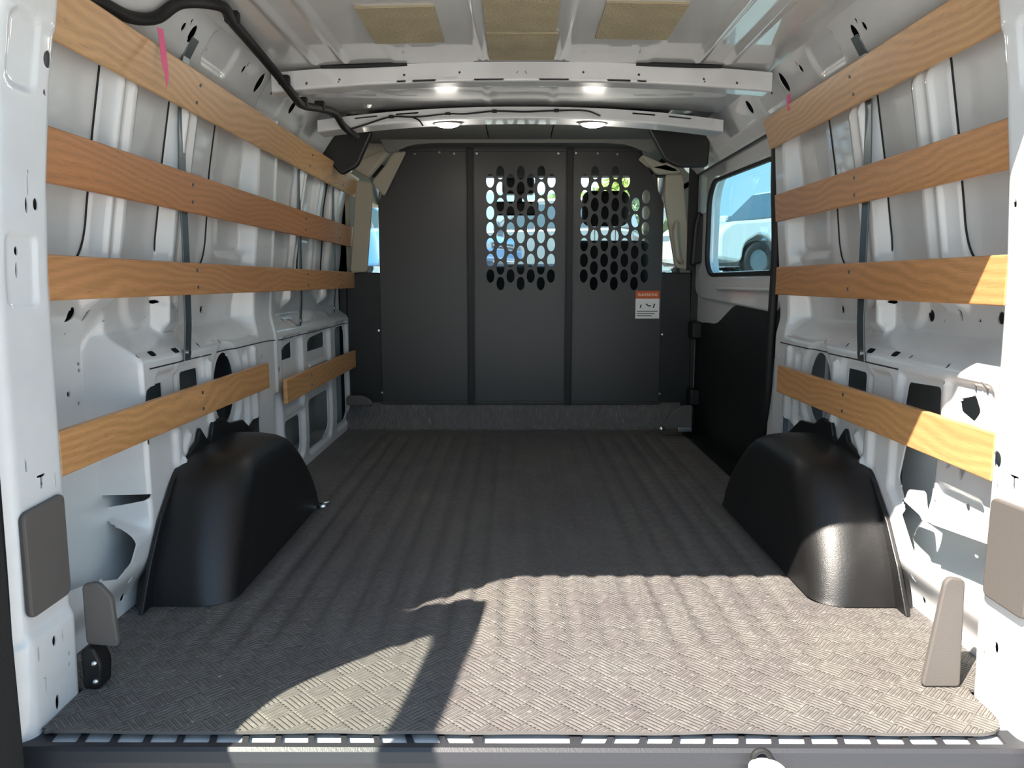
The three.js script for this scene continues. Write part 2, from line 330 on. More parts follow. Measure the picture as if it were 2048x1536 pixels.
    for (const [u, v, r] of [[1.823, 0.693, 0.015], [1.614, 0.594, 0.006], [1.609, 0.56, 0.006], [1.508, 0.312, 0.009], [1.608, 0.295, 0.004], [1.687, 0.085, 0.009], [1.68, 0.034, 0.009], [1.607, 0.16, 0.006], [1.78, 0.389, 0.006], [1.829, 0.306, 0.005]]) H(S.dot(u, v, r));
  }
  // opening under the lamp box where the quarter panel shows, behind the wheel arch flange
  const low = S.poly(left ? [[1.38, 0.345], [1.70, 0.27], [1.775, 0.262], [1.66, 0.13], [1.6, 0.115], [1.5, 0.15], [1.38, 0.17]] : [[1.38, 0.27], [1.66, 0.235], [1.775, 0.255], [1.66, 0.13], [1.6, 0.115], [1.5, 0.14], [1.38, 0.15]]);
  H(S.poly([[2.36, 0.27], [2.56, 0.335], [2.56, 0.2], [2.48, 0.16]]));
  H(low);
  const wallX = (D, y) => {
    let x = skinX(y);
    for (const [c, wd, h, y0] of ribs) { const a = Math.abs(D - c); x -= h * (1 - ss(wd * 0.45, wd * 0.68, a)) * ss(y0, y0 + 0.05, y) * (1 - ss(1.2, 1.29, y)); if (a < wd * 0.3) x += 0.012 * (1 - ss(wd * 0.12, wd * 0.24, a)) * ss(y0 + 0.08, y0 + 0.1, y) * (1 - ss(1.2, 1.25, y)); }
    if (D > 2.24) x = Math.min(x, mix(x, 0.925 + 0.25 * Math.max(0, 0.9 - y) * 0, ss(2.24, 2.32, D) * ss(0.6, 0.95, y) * 0.55));
    const lowIn = mix(0.905, 0.94, ss(0.12, 0.03, y) * (D < 1.8 ? 1 : 0.2));
    const t = ss(0.578, 0.66, y);
    x = mix(lowIn, x, t);
    if (left) x = mix(x, 1.035, (1 - ss(deep0 - 0.012, deep0 + 0.012, D)) * ss(0.16, 0.24, y) * (1 - ss(0.62, 0.72, y)));
    // pillar beside the sliding door opening (and its twin on the other side)
    const pil = ss(2.56, 2.585, D) * (1 - ss(2.755, 2.78, D)) * ss(0.04, 0.5, y);
    x = mix(x, Math.min(x, 0.905 - 0.04 * ss(0.62, 1.3, y)), pil * 0.85);
    if (left && D > 2.75) x = mix(x, x - 0.006, 1);
    for (const [f, d] of patch) x += d * f(D, y);
    return x;
  };
  const keep = left ? null : null;
  const inner = sheet({ u0: 1.36, u1: D1, v0: 0.0, v1: 1.345, cell: 0.0062, holes, lip: 0.004, map: (D, y, d) => P3(wallX(D, y) + d, y, D) });
  mesh('inner_panel', inner, M.paint, w);
  if (!left) {                                                      // rolled edge of the door opening
    const e = sheet({ u0: 0, u1: 0.2, v0: 0.0, v1: 1.345, cell: 0.012, map: (t, y) => { const a = Math.min(t / 0.03, 1) * Math.PI / 2, x0 = wallX(OPEN0, y); return P3(x0 + 0.018 * (1 - Math.cos(a)) + Math.max(0, t - 0.03), y, OPEN0 + 0.018 * Math.sin(a)); } });
    mesh('opening_edge', e, M.paint, w);
    const foot = extr(roundPoly([[2.6, 0.0], [2.95, -0.02], [2.93, 0.03], [2.84, 0.06], [2.76, 0.2], [2.74, 0.5], [2.6, 0.5]], 0.03), 0.02, 0.005); foot.rotateY(Math.PI / 2);
    mesh('pillar_foot', foot.translate(0.93, 0, 0), M.paint, w);
  }
  // --- galvanised quarter panel seen in the low opening, with its pressed ribs
  const q = sheet({ u0: 1.37, u1: 1.95, v0: 0.02, v1: 0.37, cell: 0.012, map: (D, y) => P3(0.985 - 0.006 * Math.sin((y + 0.35 * D) * 40) + 0.03 * ss(0.12, 0.3, y), y, D) });
  mesh('quarter_panel', q, M.quarter, w);
  // --- black sealer along the edges of the pressings
  for (const [D, y0] of [[1.662, 0.80], [1.985, 0.79], [2.28, 0.79], ...(left ? [[2.83, 0.8], [3.19, 0.8], [3.58, 0.8]] : [])]) {
    const pts = [];
    for (let k = 0; k <= 12; k++) { const y = mix(y0, 1.33, k / 12), c = k < 2 ? (D === 2.28 ? 0.012 : -0.01) * (2 - k) * (2 - k) : 0; pts.push([s * (wallX(D, y) - 0.0015), y, D + c * (D < 1.7 ? 1 : -1)]); }
    mesh('sealer_bead', tube(pts, D < 2.3 ? 0.0024 : 0.0042, 50, 6), M.seam, w);
  }
  { const pts = []; for (let k = 0; k <= 30; k++) { const D = mix(1.8, D1 - 0.05, k / 30); pts.push([s * (wallX(D, 0.565) - 0.0005), 0.565 - 0.006 * ss(2.7, 2.75, D), D]); } mesh('sheet_seam', tube(pts, 0.0018, 80, 5), M.seam, w); }
  // --- cant rail: slanted rail under the roof
  const ch = [];
  for (const [D, k, ru, rt] of [[1.925, 0.54, 0.009, 0.012], [1.945, 0.7, 0.006, 0.009], [1.975, 0.53, 0.015, 0.024], [2.09, 0.46, 0.004, 0.005], [2.225, 0.48, 0.004, 0.004], [2.32, 0.6, 0.01, 0.013], [2.33, 0.75, 0.006, 0.008], [2.463, 0.58, 0.02, 0.034], [2.6, 0.56, 0.009, 0.006], [2.81, 0.6, 0.022, 0.026], [2.676, 0.7, 0.018, 0.008]])
    ch.push(S.oval(D, k * 0.137, ru, rt));
  const rail = sheet({ u0: 1.2, u1: FRONT, v0: -0.01, v1: 0.15, cell: 0.0062, holes: ch, lip: 0.003, map: (D, t, d) => { const k = t / 0.137, b = 0.008 * soft(S.rect(2.07, 2.24, 0.03, 0.12, 0.02), 0.01)(D, t) + 0.006 * soft(S.rect(2.52, 2.72, 0.02, 0.13, 0.02), 0.01)(D, t); return P3(0.868 - 0.076 * k + 0.02 * ss(0.2, 0, k) + (d + b) * 0.83, 1.328 + 0.114 * k + (d + b) * 0.55 - 0.012 * ss(0.25, 0, k), D); } });
  mesh('cant_rail', rail, M.paint, w);
  mesh('cant_rail_back', place(rbox(0.02, 0.2, 2.9, 0.004), s * 0.93, 1.41, 2.62), M.cavity, w);
  // --- rear pillar
  const ph = [], L = left ? [[1.323, 1.146, 0.012, 0.014], [1.281, 0.935, 0.002, 0.02], [1.277, 0.902, 0.004, 0.014], [1.301, 0.905, 0.007, 0.011], [1.255, 0.825, 0.005, 0.008], [1.255, 0.794, 0.0028, 0.016], [1.236, 0.465, 0.0025, 0.016], [1.313, 0.42, 0.002, 0.014], [1.268, 0.136, 0.006, 0.01], [1.293, 0.133, 0.002, 0.016], [1.223, 0.134, 0.0022, 0.015], [1.309, 0.091, 0.003, 0.005], [1.308, 0.07, 0.003, 0.005], [1.238, 0.068, 0.002, 0.015], [1.267, 0.019, 0.006, 0.015], [1.321, 1.092, 0.004, 0.006], [1.345, 1.178, 0.003, 0.016]]
    : [[1.352, 1.187, 0.003, 0.017], [1.338, 1.152, 0.006, 0.012], [1.316, 0.906, 0.005, 0.009], [1.323, 0.457, 0.012, 0.016], [1.245, 0.45, 0.0025, 0.016], [1.317, 0.41, 0.0025, 0.014], [1.277, 0.122, 0.006, 0.011], [1.303, 0.121, 0.002, 0.015], [1.235, 0.12, 0.002, 0.014], [1.246, 0.06, 0.002, 0.016], [1.31, 0.095, 0.003, 0.005]];
  for (const [a, b, ru, rv] of L) ph.push(S.oval(a, b, ru, rv));
  ph.push(S.rect(1.262, 1.286, 0.437, 0.441, 0.001), S.slot(1.273, 0.418, 1.275, 0.437, 0.003));
  const pillarPt = (D, y, d = 0) => {
    let x = pillarX(y) + d;
    const e = (D - 1.325) / 0.03;                                    // rolls round at its inner edge
    let DD = D;
    if (e > 0) { x += 0.02 * (1 - Math.cos(Math.min(1, e) * 1.57)) + Math.max(0, D - 1.355); DD = 1.325 + 0.022 * Math.sin(Math.min(1, e) * 1.57); }
    const f = (1.215 - D) / 0.02; if (f > 0) x += 0.01 * f * f;
    x += 0.005 * soft(S.rect(1.225, 1.3, 0.735, 0.85, 0.012), 0.004)(D, y) - 0.004 * soft(S.rect(1.2, 1.34, 0.16, 0.172, 0.006), 0.005)(D, y) + 0.005 * soft(S.rect(1.225, 1.295, 1.085, 1.2, 0.02), 0.004)(D, y) - 0.003 * ss(1.185, 1.2, y);
    x -= 0.008 * (1 - ss(0.155, 0.167, y));
    return P3(x, y, DD);
  };
  mesh('rear_pillar', sheet({ u0: 1.16, u1: 1.55, v0: -0.02, v1: 1.4, cell: 0.0048, holes: ph, lip: 0.0025, map: pillarPt }), M.paint, w);
  // --- rubber door seal round the rear opening
  const sp = []; for (let k = 0; k <= 14; k++) { const y = mix(-0.12, 1.3, k / 14); sp.push([s * (pillarX(y) + 0.012), y, 1.155]); }
  mesh('door_seal', tube(sp, 0.02, 40, 10), M.rubber, w);
  const sp2 = sp.map(([x, y, D]) => [x + s * 0.036, y - 0.12 * ss(1.2, 0.4, y), D - 0.042]);
  mesh('seal_channel', tube(sp2, 0.03, 40, 12), M.blackPlastic, w);
  if (left) mesh('hinge_sun_block', slab(-0.905, -0.85, -0.35, 0.88, 1.085, 1.16, 0.006), M.rubber, w);  // added block that stops sun leaking through the hinge gap onto the floor
  // small grey plate low on the pillar's inner edge
  const cpo = left ? [[0, 0], [0.062, -0.005], [0.055, 0.095], [0.03, 0.125], [0, 0.12]] : [[-0.005, -0.07], [-0.012, 0.145], [-0.04, 0.15], [-0.05, 0.14], [-0.078, -0.07]];
  const cp = extr(roundPoly(cpo, 0.01), 0.012, 0.003);
  const lower = mesh('foot_plate', place(cp, s * 0.842, left ? 0.085 : 0.072, 1.36), M.greyPlastic, w);
  lower.userData.label = 'small grey plastic plate at the foot of the pillar';
  return { w, wallX };
}
const wallL = sideWall(-1), wallR = sideWall(1);

// ------------------------------------------------------------------ roof
const ceiling = struct('ceiling');
{
  mesh('roof_shell', slab(-1.13, 1.13, 1.5, 1.54, 1.0, 4.75, 0.01), M.paint, ceiling);
  const ribsX = [-0.64, -0.545, -0.12, 0.12, 0.545, 0.64];
  const skin = (D0, D1, mat) => sheet({ u0: -0.81, u1: 0.81, v0: D0, v1: D1, cell: 0.008, map: (x, D) => {
    let y = roofY(x, D);
    for (const c of ribsX) { const a = Math.abs(x - c); y -= 0.009 * (1 - ss(0.007, 0.016, a)) * ss(D0 + 0.01, D0 + 0.06, D) * (1 - ss(D1 - 0.07, D1 - 0.03, D)); }
    y -= 0.006 * (1 - ss(0.395, 0.415, Math.abs(x))) * ss(0.14, 0.16, Math.abs(x)) * 0.5;
    return [x, y, -D];
  } });
  mesh('roof_skin', skin(1.14, 2.5, M.roofPaint), M.roofPaint, ceiling);
  const flat = (D0, D1) => sheet({ u0: -0.81, u1: 0.81, v0: D0, v1: D1, cell: 0.012, map: (x, D) => [x, roofY(x, D) - 0.004 * (1 - ss(0.008, 0.02, Math.abs(Math.abs(x) - 0.125))), -D] });
  mesh('roof_skin', flat(2.5, 3.1), M.roofPaint, ceiling);
  // roof bows: hat sections arched across the van, with holes in the face
  const bow = (D0, wd, y0, face, hs, sag) => {
    const arch = (x) => y0 - sag * Math.pow(Math.abs(x) / 0.75, 2.2);
    return sheet({ u0: -0.79, u1: 0.79, v0: 0, v1: face + wd + face, cell: 0.006, holes: hs, map: (x, t, d) => {
      const a = arch(x), end = 0.012 * ss(0.6, 0.76, Math.abs(x));
      let y, D; const r = 0.007;
      if (t < face) { y = a + face - t; D = D0 - 0.25 * (face - t) * 0.1; } else if (t < face + wd) { y = a; D = D0 + (t - face); } else { y = a + (t - face - wd); D = D0 + wd; }
      const c = Math.max(0, 1 - Math.abs(t - face) / r), c2 = Math.max(0, 1 - Math.abs(t - face - wd) / r);
      y += 0.35 * r * (c * c + c2 * c2);
      D += d * (t < face ? 0.8 : 0); y += d * (t >= face ? 0.8 : 0);
      return [x, y - end * 0, -D];
    } });
  };
  const h1 = [];
  for (const s of [-1, 1]) { for (const [x, t, r] of [[0.195, 0.03, 0.004], [0.37, 0.033, 0.0045], [0.575, 0.036, 0.0045], [0.58, 0.044, 0.003], [0.68, 0.04, 0.005]]) h1.push(S.dot(s * x, t, r)); h1.push(S.rect(s > 0 ? 0.055 : -0.15, s > 0 ? 0.15 : -0.055, 0.0495, 0.0565, 0.002), S.rect(s > 0 ? 0.27 : -0.345, s > 0 ? 0.345 : -0.27, 0.0485, 0.0565, 0.002), S.rect(s > 0 ? 0.365 : -0.395, s > 0 ? 0.395 : -0.365, 0.0485, 0.0555, 0.002)); }
  h1.push(S.dot(-0.012, 0.03, 0.0035), S.dot(0.012, 0.03, 0.0035));
  mesh('roof_bow', bow(2.475, 0.075, 1.402, 0.058, h1, 0.03), M.paint, ceiling);
  for (const s of [-1, 1]) mesh('bow_gap_shade', tube([[s * 0.36, 1.454, 2.474], [s * 0.45, 1.449, 2.47], [s * 0.54, 1.446, 2.47], [s * 0.63, 1.446, 2.474]], 0.007, 24, 8), M.seam, ceiling);  // shade of the gap between bow and roof skin, put in as dark tubes
  const h2 = []; for (const x of [-0.6, -0.44, 0.48, 0.62]) h2.push(S.rect(x - 0.045, x + 0.045, 0.008, 0.014, 0.002)); for (const x of [-0.52, -0.4, 0.41]) h2.push(S.dot(x, 0.05, 0.005));
  mesh('roof_bow', bow(3.03, 0.11, 1.402, 0.045, h2, 0.045), M.paint, ceiling);
  // dark lined panel between the second bow and the windscreen header, in three boards
  for (const [a, b] of [[-0.7, -0.145], [-0.141, 0.141], [0.145, 0.7]]) mesh('headliner_board', slab(a, b, 1.43, 1.445, 3.14, 3.66, 0.004), M.headliner, ceiling);
  const lip = extr(roundPoly([[-0.62, 1.36], [-0.5, 1.405], [-0.4, 1.412], [0.4, 1.412], [0.5, 1.405], [0.62, 1.36], [0.66, 1.45], [-0.66, 1.45]], 0.03), 0.02, 0.006);
  mesh('header_lip', place(lip, 0, 0.002, 3.62), M.headliner, ceiling);
  mesh('cab_headliner', slab(-0.8, 0.8, 1.452, 1.47, 3.62, 4.75, 0.006), M.headliner, ceiling);
  // rear frame of the body: opening with rounded top corners
  const hole = roundPoly([[-0.868, -0.25], [0.868, -0.25], [0.86, 0.78], [0.845, 1.1], [0.80, 1.304], [-0.80, 1.304], [-0.845, 1.1], [-0.86, 0.78]], [0.01, 0.01, 0.3, 0.2, 0.13, 0.13, 0.2, 0.3]);
  const fr = extr([[-1.13, -0.35], [1.13, -0.35], [1.13, 1.53], [-1.13, 1.53]], 0.05, 0.006, [hole.slice().reverse()]);
  mesh('rear_frame', place(fr, 0, 0, 1.14), M.paint, ceiling);
  const hd = sheet({ u0: -0.78, u1: 0.78, v0: 0, v1: 0.2, cell: 0.02, map: (x, t) => [x, 1.306 + 0.14 * ss(0.02, 0.2, t), -(1.16 + t * 0.7)] });
  mesh('rear_header', hd, M.paint, ceiling);
}

// ------------------------------------------------------------------ front of the body: cab shell, windscreen, side glass
const front = struct('wall_front');
{
  for (const s of [-1, 1]) {
    const a = (x) => s < 0 ? -x : x;
    const sl = (x0, x1, ...r) => slab(Math.min(a(x0), a(x1)), Math.max(a(x0), a(x1)), ...r);
    mesh('cab_door', sl(0.9, 0.96, -0.4, 0.8, 3.98, 5.7, 0.02), M.blackPlastic, front);
    mesh('window_bar', sl(0.88, 0.95, 1.25, 1.5, 3.98, 5.0, 0.01), M.beige, front);
    mesh('door_pillar', sl(0.88, 0.97, 0.78, 1.3, 3.985, 4.16, 0.01), M.beige, front);
    mesh('windscreen_pillar', tube([[a(0.9), 0.8, 5.35], [a(0.86), 1.15, 4.98], [a(0.78), 1.44, 4.62]], 0.05, 20, 10), M.beige, front);
  }
  mesh('cowl', slab(-0.96, 0.96, -0.4, 0.86, 5.55, 5.75, 0.02), M.blackPlastic, front);
  mesh('windscreen_header', slab(-0.9, 0.9, 1.4, 1.5, 4.6, 4.72, 0.02), M.headliner, front);
}
const pane = (name, geo, mat) => { const m = mesh(name, geo, mat); m.userData.kind = 'structure'; return m; };
{
  const g = new THREE.PlaneGeometry(1.72, 0.95); g.rotateX(-0.98 + 0.0);
  pane('window_1', place(g, 0, 1.13, 5.02), M.tint);
  for (const s of [-1, 1]) { const p = new THREE.PlaneGeometry(0.95, 0.47); p.rotateY(Math.PI / 2); pane(s < 0 ? 'window_2' : 'window_3', place(p, s * 0.93, 1.03, 4.6), M.tint); }
}

// ------------------------------------------------------------------ sliding door on the right
{
  const d = struct('door_1');
  const frame = extr(roundPoly([[2.6, -0.1], [4.05, -0.1], [4.05, 1.33], [3.95, 1.38], [2.75, 1.34], [2.6, 1.2]], 0.06), 0.05, 0.008, [roundPoly([[2.74, 0.80], [3.7, 0.795], [3.78, 0.86], [3.77, 1.18], [3.68, 1.265], [2.82, 1.235], [2.74, 1.16]], 0.06).reverse()]);
  frame.rotateY(Math.PI / 2);                                          // outline x -> -z
  mesh('door_frame', frame.translate(0.965, 0, 0), M.paint, d);
  const inner = extr(roundPoly([[2.72, 0.66], [3.86, 0.69], [3.97, 0.72], [3.97, 1.33], [3.8, 1.36], [2.8, 1.33], [2.72, 1.2]], 0.06), 0.03, 0.01, [roundPoly([[2.75, 0.80], [3.68, 0.8], [3.76, 0.86], [3.75, 1.18], [3.67, 1.255], [2.82, 1.23], [2.75, 1.15]], 0.05).reverse()]);
  inner.rotateY(Math.PI / 2);
  mesh('window_surround', inner.translate(0.938, 0, 0), M.paint, d);
  const gasket = extr(roundPoly([[2.75, 0.80], [3.68, 0.8], [3.76, 0.86], [3.75, 1.18], [3.67, 1.255], [2.82, 1.23], [2.75, 1.15]], 0.05), 0.02, 0.004, [roundPoly([[2.77, 0.815], [3.665, 0.815], [3.735, 0.87], [3.725, 1.17], [3.655, 1.238], [2.83, 1.215], [2.77, 1.14]], 0.05).reverse()]);
  gasket.rotateY(Math.PI / 2);
  mesh('window_gasket', gasket.translate(0.926, 0, 0), M.rubber, d);
  const gl = new THREE.PlaneGeometry(1.04, 0.47); gl.rotateY(-Math.PI / 2);
  const glass = mesh('window_pane', place(gl, 0.96, 1.03, 3.25), M.privacy, d);
  const trim = extr(roundPoly([[2.66, -0.06], [3.2, -0.1], [3.98, -0.1], [3.98, 0.56], [3.78, 0.575], [3.58, 0.575], [3.43, 0.63], [3.3, 0.675], [2.66, 0.688]], [0.02, 0.02, 0.02, 0.02, 0.1, 0.1, 0.1, 0.05, 0.02]), 0.03, 0.008);
  trim.rotateY(Math.PI / 2);
  mesh('door_trim', trim.translate(0.952, 0, 0), M.blackPlastic, d);
  const sheetLow = slab(0.955, 0.985, 0.5, 0.82, 2.66, 3.98, 0.008);
  mesh('door_skin', sheetLow, M.paint, d);
  mesh('window_ledge', slab(0.905, 0.94, 0.738, 0.752, 2.74, 3.5, 0.006), M.paint, d);
  for (const y of [0.52, 0.17]) mesh('door_catch', slab(0.89, 0.945, y - 0.04, y + 0.05, 3.86, 3.96, 0.012), M.blackPlastic, d);
  mesh('door_edge_strip', tube([[0.928, 0.5, 3.95], [0.928, 0.24, 3.95], [0.915, 0.2, 3.9], [0.915, 0.14, 3.9], [0.928, 0.13, 3.95], [0.928, -0.03, 3.95], [0.93, -0.06, 3.6], [0.93, -0.075, 3.3]], 0.0045, 120, 6), M.greyPlastic, d);
  // weather seal round the rear edge and the top of the opening
  const pts = [[0.93, 1.36, 3.95], [0.925, 1.37, 3.5], [0.905, 1.345, 3.0], [0.893, 1.33, 2.8], [0.887, 1.26, 2.71], [0.89, 1.1, 2.695], [0.9, 0.9, 2.69], [0.902, 0.65, 2.7], [0.912, 0.3, 2.75], [0.92, 0.12, 2.84], [0.925, 0.02, 2.95]];
  mesh('weather_seal', tube(pts, 0.016, 120, 8), M.rubber, d);
  mesh('step_well', slab(0.84, 0.96, -0.1, 0.004, 2.9, 3.98, 0.004), M.blackPlastic, d);
  mesh('front_jamb', slab(0.9, 0.965, -0.1, 1.4, 3.965, 4.03, 0.01), M.blackPlastic, d);
}

// ------------------------------------------------------------------ left rear door, standing open beside the opening
{
  const d = struct('door_2');
  d.position.set(-0.815, 0, -1.1);
  d.rotation.y = 0;
  // local outline: r runs from the hinge backwards, y up
  const out = roundPoly([[0.0, -0.25], [0.78, -0.25], [0.78, 1.305], [0.16, 1.305], [0.12, 1.285], [0.03, 1.06], [0.0, 0.92]], [0.04, 0.04, 0.08, 0.03, 0.03, 0.04, 0.06]);
  const win = roundPoly([[0.16, 0.60], [0.66, 0.58], [0.67, 1.205], [0.235, 1.205], [0.15, 0.87]], [0.12, 0.09, 0.08, 0.11, 0.2]);
  const g = extr(out, 0.045, 0.008, [win.slice().reverse()]);
  g.rotateY(-Math.PI / 2);                                            // outline x -> +z (backwards), thickness along x
  const turn = 0.13;
  const part = (n, geo, m) => { const k = mesh(n, geo, m, d); k.rotation.y = -turn; return k; };
  part('door_shell', g.translate(-0.02, 0, 0), M.paint);
  const p = new THREE.PlaneGeometry(0.56, 0.67); p.rotateY(Math.PI / 2); p.translate(-0.02, 0.895, 0.41);
  part('window_pane', p, M.clear);
  const es = new RoundedBoxGeometry(0.012, 1.14, 0.13, 2, 0.004); es.translate(0.006, 0.35, 0.06);
  part('edge_seal', es, M.rubber);
  const lowTrim = extr(roundPoly([[0.08, -0.15], [0.7, -0.15], [0.7, 0.42], [0.08, 0.42]], 0.05), 0.01, 0.003); lowTrim.rotateY(-Math.PI / 2);
  part('door_trim', lowTrim.translate(0.006, 0, 0), M.blackPlastic);
}
//@@OBJECTS
// ------------------------------------------------------------------ load floor mat
{
  const g = sheet({ u0: -0.955, u1: 0.955, v0: 1.207, v1: 3.965, cell: 0.009, lip: 0.006,
    keep: S.poly(roundPoly([[-0.846, 1.2075], [0.846, 1.2075], [0.848, 1.35], [0.945, 1.36], [0.95, 3.0], [0.86, 3.3], [0.86, 3.964], [-0.92, 3.964], [-0.95, 3.0], [-0.945, 1.36], [-0.848, 1.35]], [0.03, 0.09, 0.01, 0.01, 0.05, 0.05, 0.01, 0.01, 0.01, 0.01, 0.01])),
    map: (x, D, d) => {
      const run = ss(1.42, 1.6, D) * (1 - ss(3.7, 3.8, D)) * (1 - ss(0.7, 0.76, Math.abs(x)));
      let y = -0.006 * run * ss(0.55, 0.85, 0.5 - 0.5 * Math.cos(x / 0.0745 * Math.PI * 2)) - 0.002 * run * nz(x * 6, D * 1.5, 3);
      y += 0.135 * ss(3.885, 3.955, D) + 0.0035 * ss(1.26, 1.207, D) * (0.4 + nz(x * 7, 0, 5));
      y += 0.004 * ss(1.9, 1.4, D) * nz(x * 4, D * 4, 9);
      return [x, y - d, -D];
    } });
  const m = mesh('floor_mat', g, M.mat);
  tag(m, 'dark grey rubber mat with chequer tread covering the whole van floor', 'floor mat');
}

// ------------------------------------------------------------------ wheel arch covers
function archCover(s, label) {
  const o = thing('wheel_arch_cover', label, 'wheel arch cover', [s * 0.93, 0.002, 2.15]);
  const lv = [[0, 1.708, 2.61, 0.703, 0.08], [0.012, 1.712, 2.606, 0.705, 0.085], [0.05, 1.726, 2.595, 0.706, 0.09], [0.1, 1.75, 2.57, 0.708, 0.1], [0.16, 1.787, 2.52, 0.711, 0.105], [0.21, 1.822, 2.468, 0.714, 0.11], [0.25, 1.852, 2.42, 0.718, 0.11], [0.28, 1.882, 2.375, 0.726, 0.105], [0.297, 1.91, 2.335, 0.738, 0.095], [0.308, 1.945, 2.295, 0.758, 0.08], [0.315, 1.985, 2.25, 0.79, 0.06], [0.318, 2.03, 2.2, 0.83, 0.03]];
  const pos = [], uv = [], idx = [], n = 40;
  for (const [y, a, b, xi, r0] of lv) {
    const r = Math.min(r0, 0.91 - xi);
    const pts = [];
    for (let k = 0; k < n; k++) {
      const t = k / (n - 1);
      if (t < 0.22) pts.push([mix(0.93, xi + Math.min(r, 0.91 - xi), t / 0.22), a]);
      else if (t < 0.4) { const q = (t - 0.22) / 0.18 * Math.PI / 2; pts.push([xi + r - r * Math.sin(q), a + r - r * Math.cos(q)]); }
      else if (t < 0.6) pts.push([xi, mix(a + r, b - r, (t - 0.4) / 0.2)]);
      else if (t < 0.78) { const q = (t - 0.6) / 0.18 * Math.PI / 2; pts.push([xi + r - r * Math.cos(q), b - r + r * Math.sin(q)]); }
      else pts.push([mix(xi + Math.min(r, 0.91 - xi), 0.93, (t - 0.78) / 0.22), b]);
    }
    for (const [x, D] of pts) { pos.push(s * (x - 0.93), y, -(D - 2.15)); uv.push(D, y * 1.2 + x); }
  }
  for (let j = 0; j < lv.length - 1; j++) for (let k = 0; k < n - 1; k++) { const a = j * n + k, b = a + 1, c = a + n, d = c + 1; s > 0 ? idx.push(a, c, b, b, c, d) : idx.push(a, b, c, b, d, c); }
  const top = (lv.length - 1) * n;
  for (let k = 1; k < n - 2; k++) { s > 0 ? idx.push(top, top + k + 1, top + k) : idx.push(top, top + k, top + k + 1); }
  const g = new THREE.BufferGeometry();
  g.setAttribute('position', new THREE.Float32BufferAttribute(pos, 3)); g.setAttribute('uv', new THREE.Float32BufferAttribute(uv, 2)); g.setIndex(idx); g.computeVertexNormals();
  mesh('cover_shell', g, M.arch, o);
  // flange standing along the wall, with two cut tabs on top
  const fl = [[1.66, 0], [1.715, 0.1], [1.78, 0.19], [1.86, 0.268], [1.95, 0.315], [2.02, 0.338], [2.04, 0.37], [2.075, 0.335], [2.10, 0.322], [2.115, 0.335], [2.13, 0.37], [2.2, 0.372], [2.25, 0.345], [2.36, 0.335], [2.47, 0.27], [2.56, 0.16], [2.62, 0]];
  const f = extr(fl.map(([D, y]) => [D - 2.15, y]), 0.012, 0.003); f.rotateY(Math.PI / 2);
  mesh('wall_flange', f.translate(s * -0.034, 0, 0), M.arch, o);
  return o;
}
archCover(-1, 'black plastic wheel arch cover on the left, wholly in shade');
archCover(1, 'black plastic wheel arch cover on the right, its rear end in sunlight');

// ------------------------------------------------------------------ wooden slats
const woods = [0xffffff, 0xeaccb4, 0xf3dfcd, 0xfff4e6].map(wood);
function slat(label, s, x, y, D0, D1, tone, tilt = 0, h = 0.088) {
  const len = D1 - D0, g = rbox(0.016, h, len, 0.003, 2), p = g.attributes.position, uv = g.attributes.uv, n = g.attributes.normal, ou = rnd() * 2, ov = rnd();
  for (let i = 0; i < p.count; i++) uv.setXY(i, p.getZ(i) + ou + (Math.abs(n.getZ(i)) > 0.8 ? p.getX(i) : 0), p.getY(i) + ov + (Math.abs(n.getY(i)) > 0.8 ? p.getX(i) : 0));
  const o = thing('wooden_slat', label, 'slat', [s * x, y, (D0 + D1) / 2]);
  const b = mesh('board', g, woods[tone], o); b.rotation.z = s * tilt;
  for (const D of s < 0 ? [2.0, 3.07, 3.65] : [2.0]) if (D > D0 && D < D1) for (const k of [-1, 1]) {
    const c = new THREE.CylinderGeometry(0.0042, 0.0045, 0.003, 12); c.rotateZ(Math.PI / 2); c.translate(-s * 0.0085, k * 0.022, (D0 + D1) / 2 - D);
    const sc = mesh('screw', c, M.strap, b);
  }
  return o;
}
slat('topmost long wooden slat on the left wall, below the black wiring harness', -1, 0.838, 1.253, 1.372, 3.95, 0, 0.28, 0.1);
slat('long reddish wooden slat on the left wall, second from the roof', -1, 0.868, 1.003, 1.36, 3.965, 1, 0.08, 0.1);
slat('long wooden slat at mid height on the left wall, above the white shelf', -1, 0.868, 0.782, 1.36, 3.965, 2, 0, 0.083);
slat('short wooden slat on the left wall above the left wheel arch cover', -1, 0.872, 0.456, 1.36, 2.555, 3, 0, 0.086);
slat('shortest wooden slat, low on the left wall between pillar and partition', -1, 0.868, 0.372, 2.735, 3.94, 3, 0, 0.09);
slat('topmost wooden slat on the right wall, close under the roof rail', 1, 0.845, 1.272, 1.36, 2.655, 0, 0.28, 0.1);
slat('wooden slat on the right wall, second from the roof', 1, 0.868, 1.02, 1.36, 2.6, 2, 0.08, 0.09);
slat('wooden slat at mid height on the right wall, level with the window foot', 1, 0.868, 0.777, 1.36, 2.56, 2, 0, 0.092);
slat('lowest wooden slat on the right wall, above the right wheel arch cover', 1, 0.872, 0.451, 1.36, 2.515, 3, 0, 0.09);

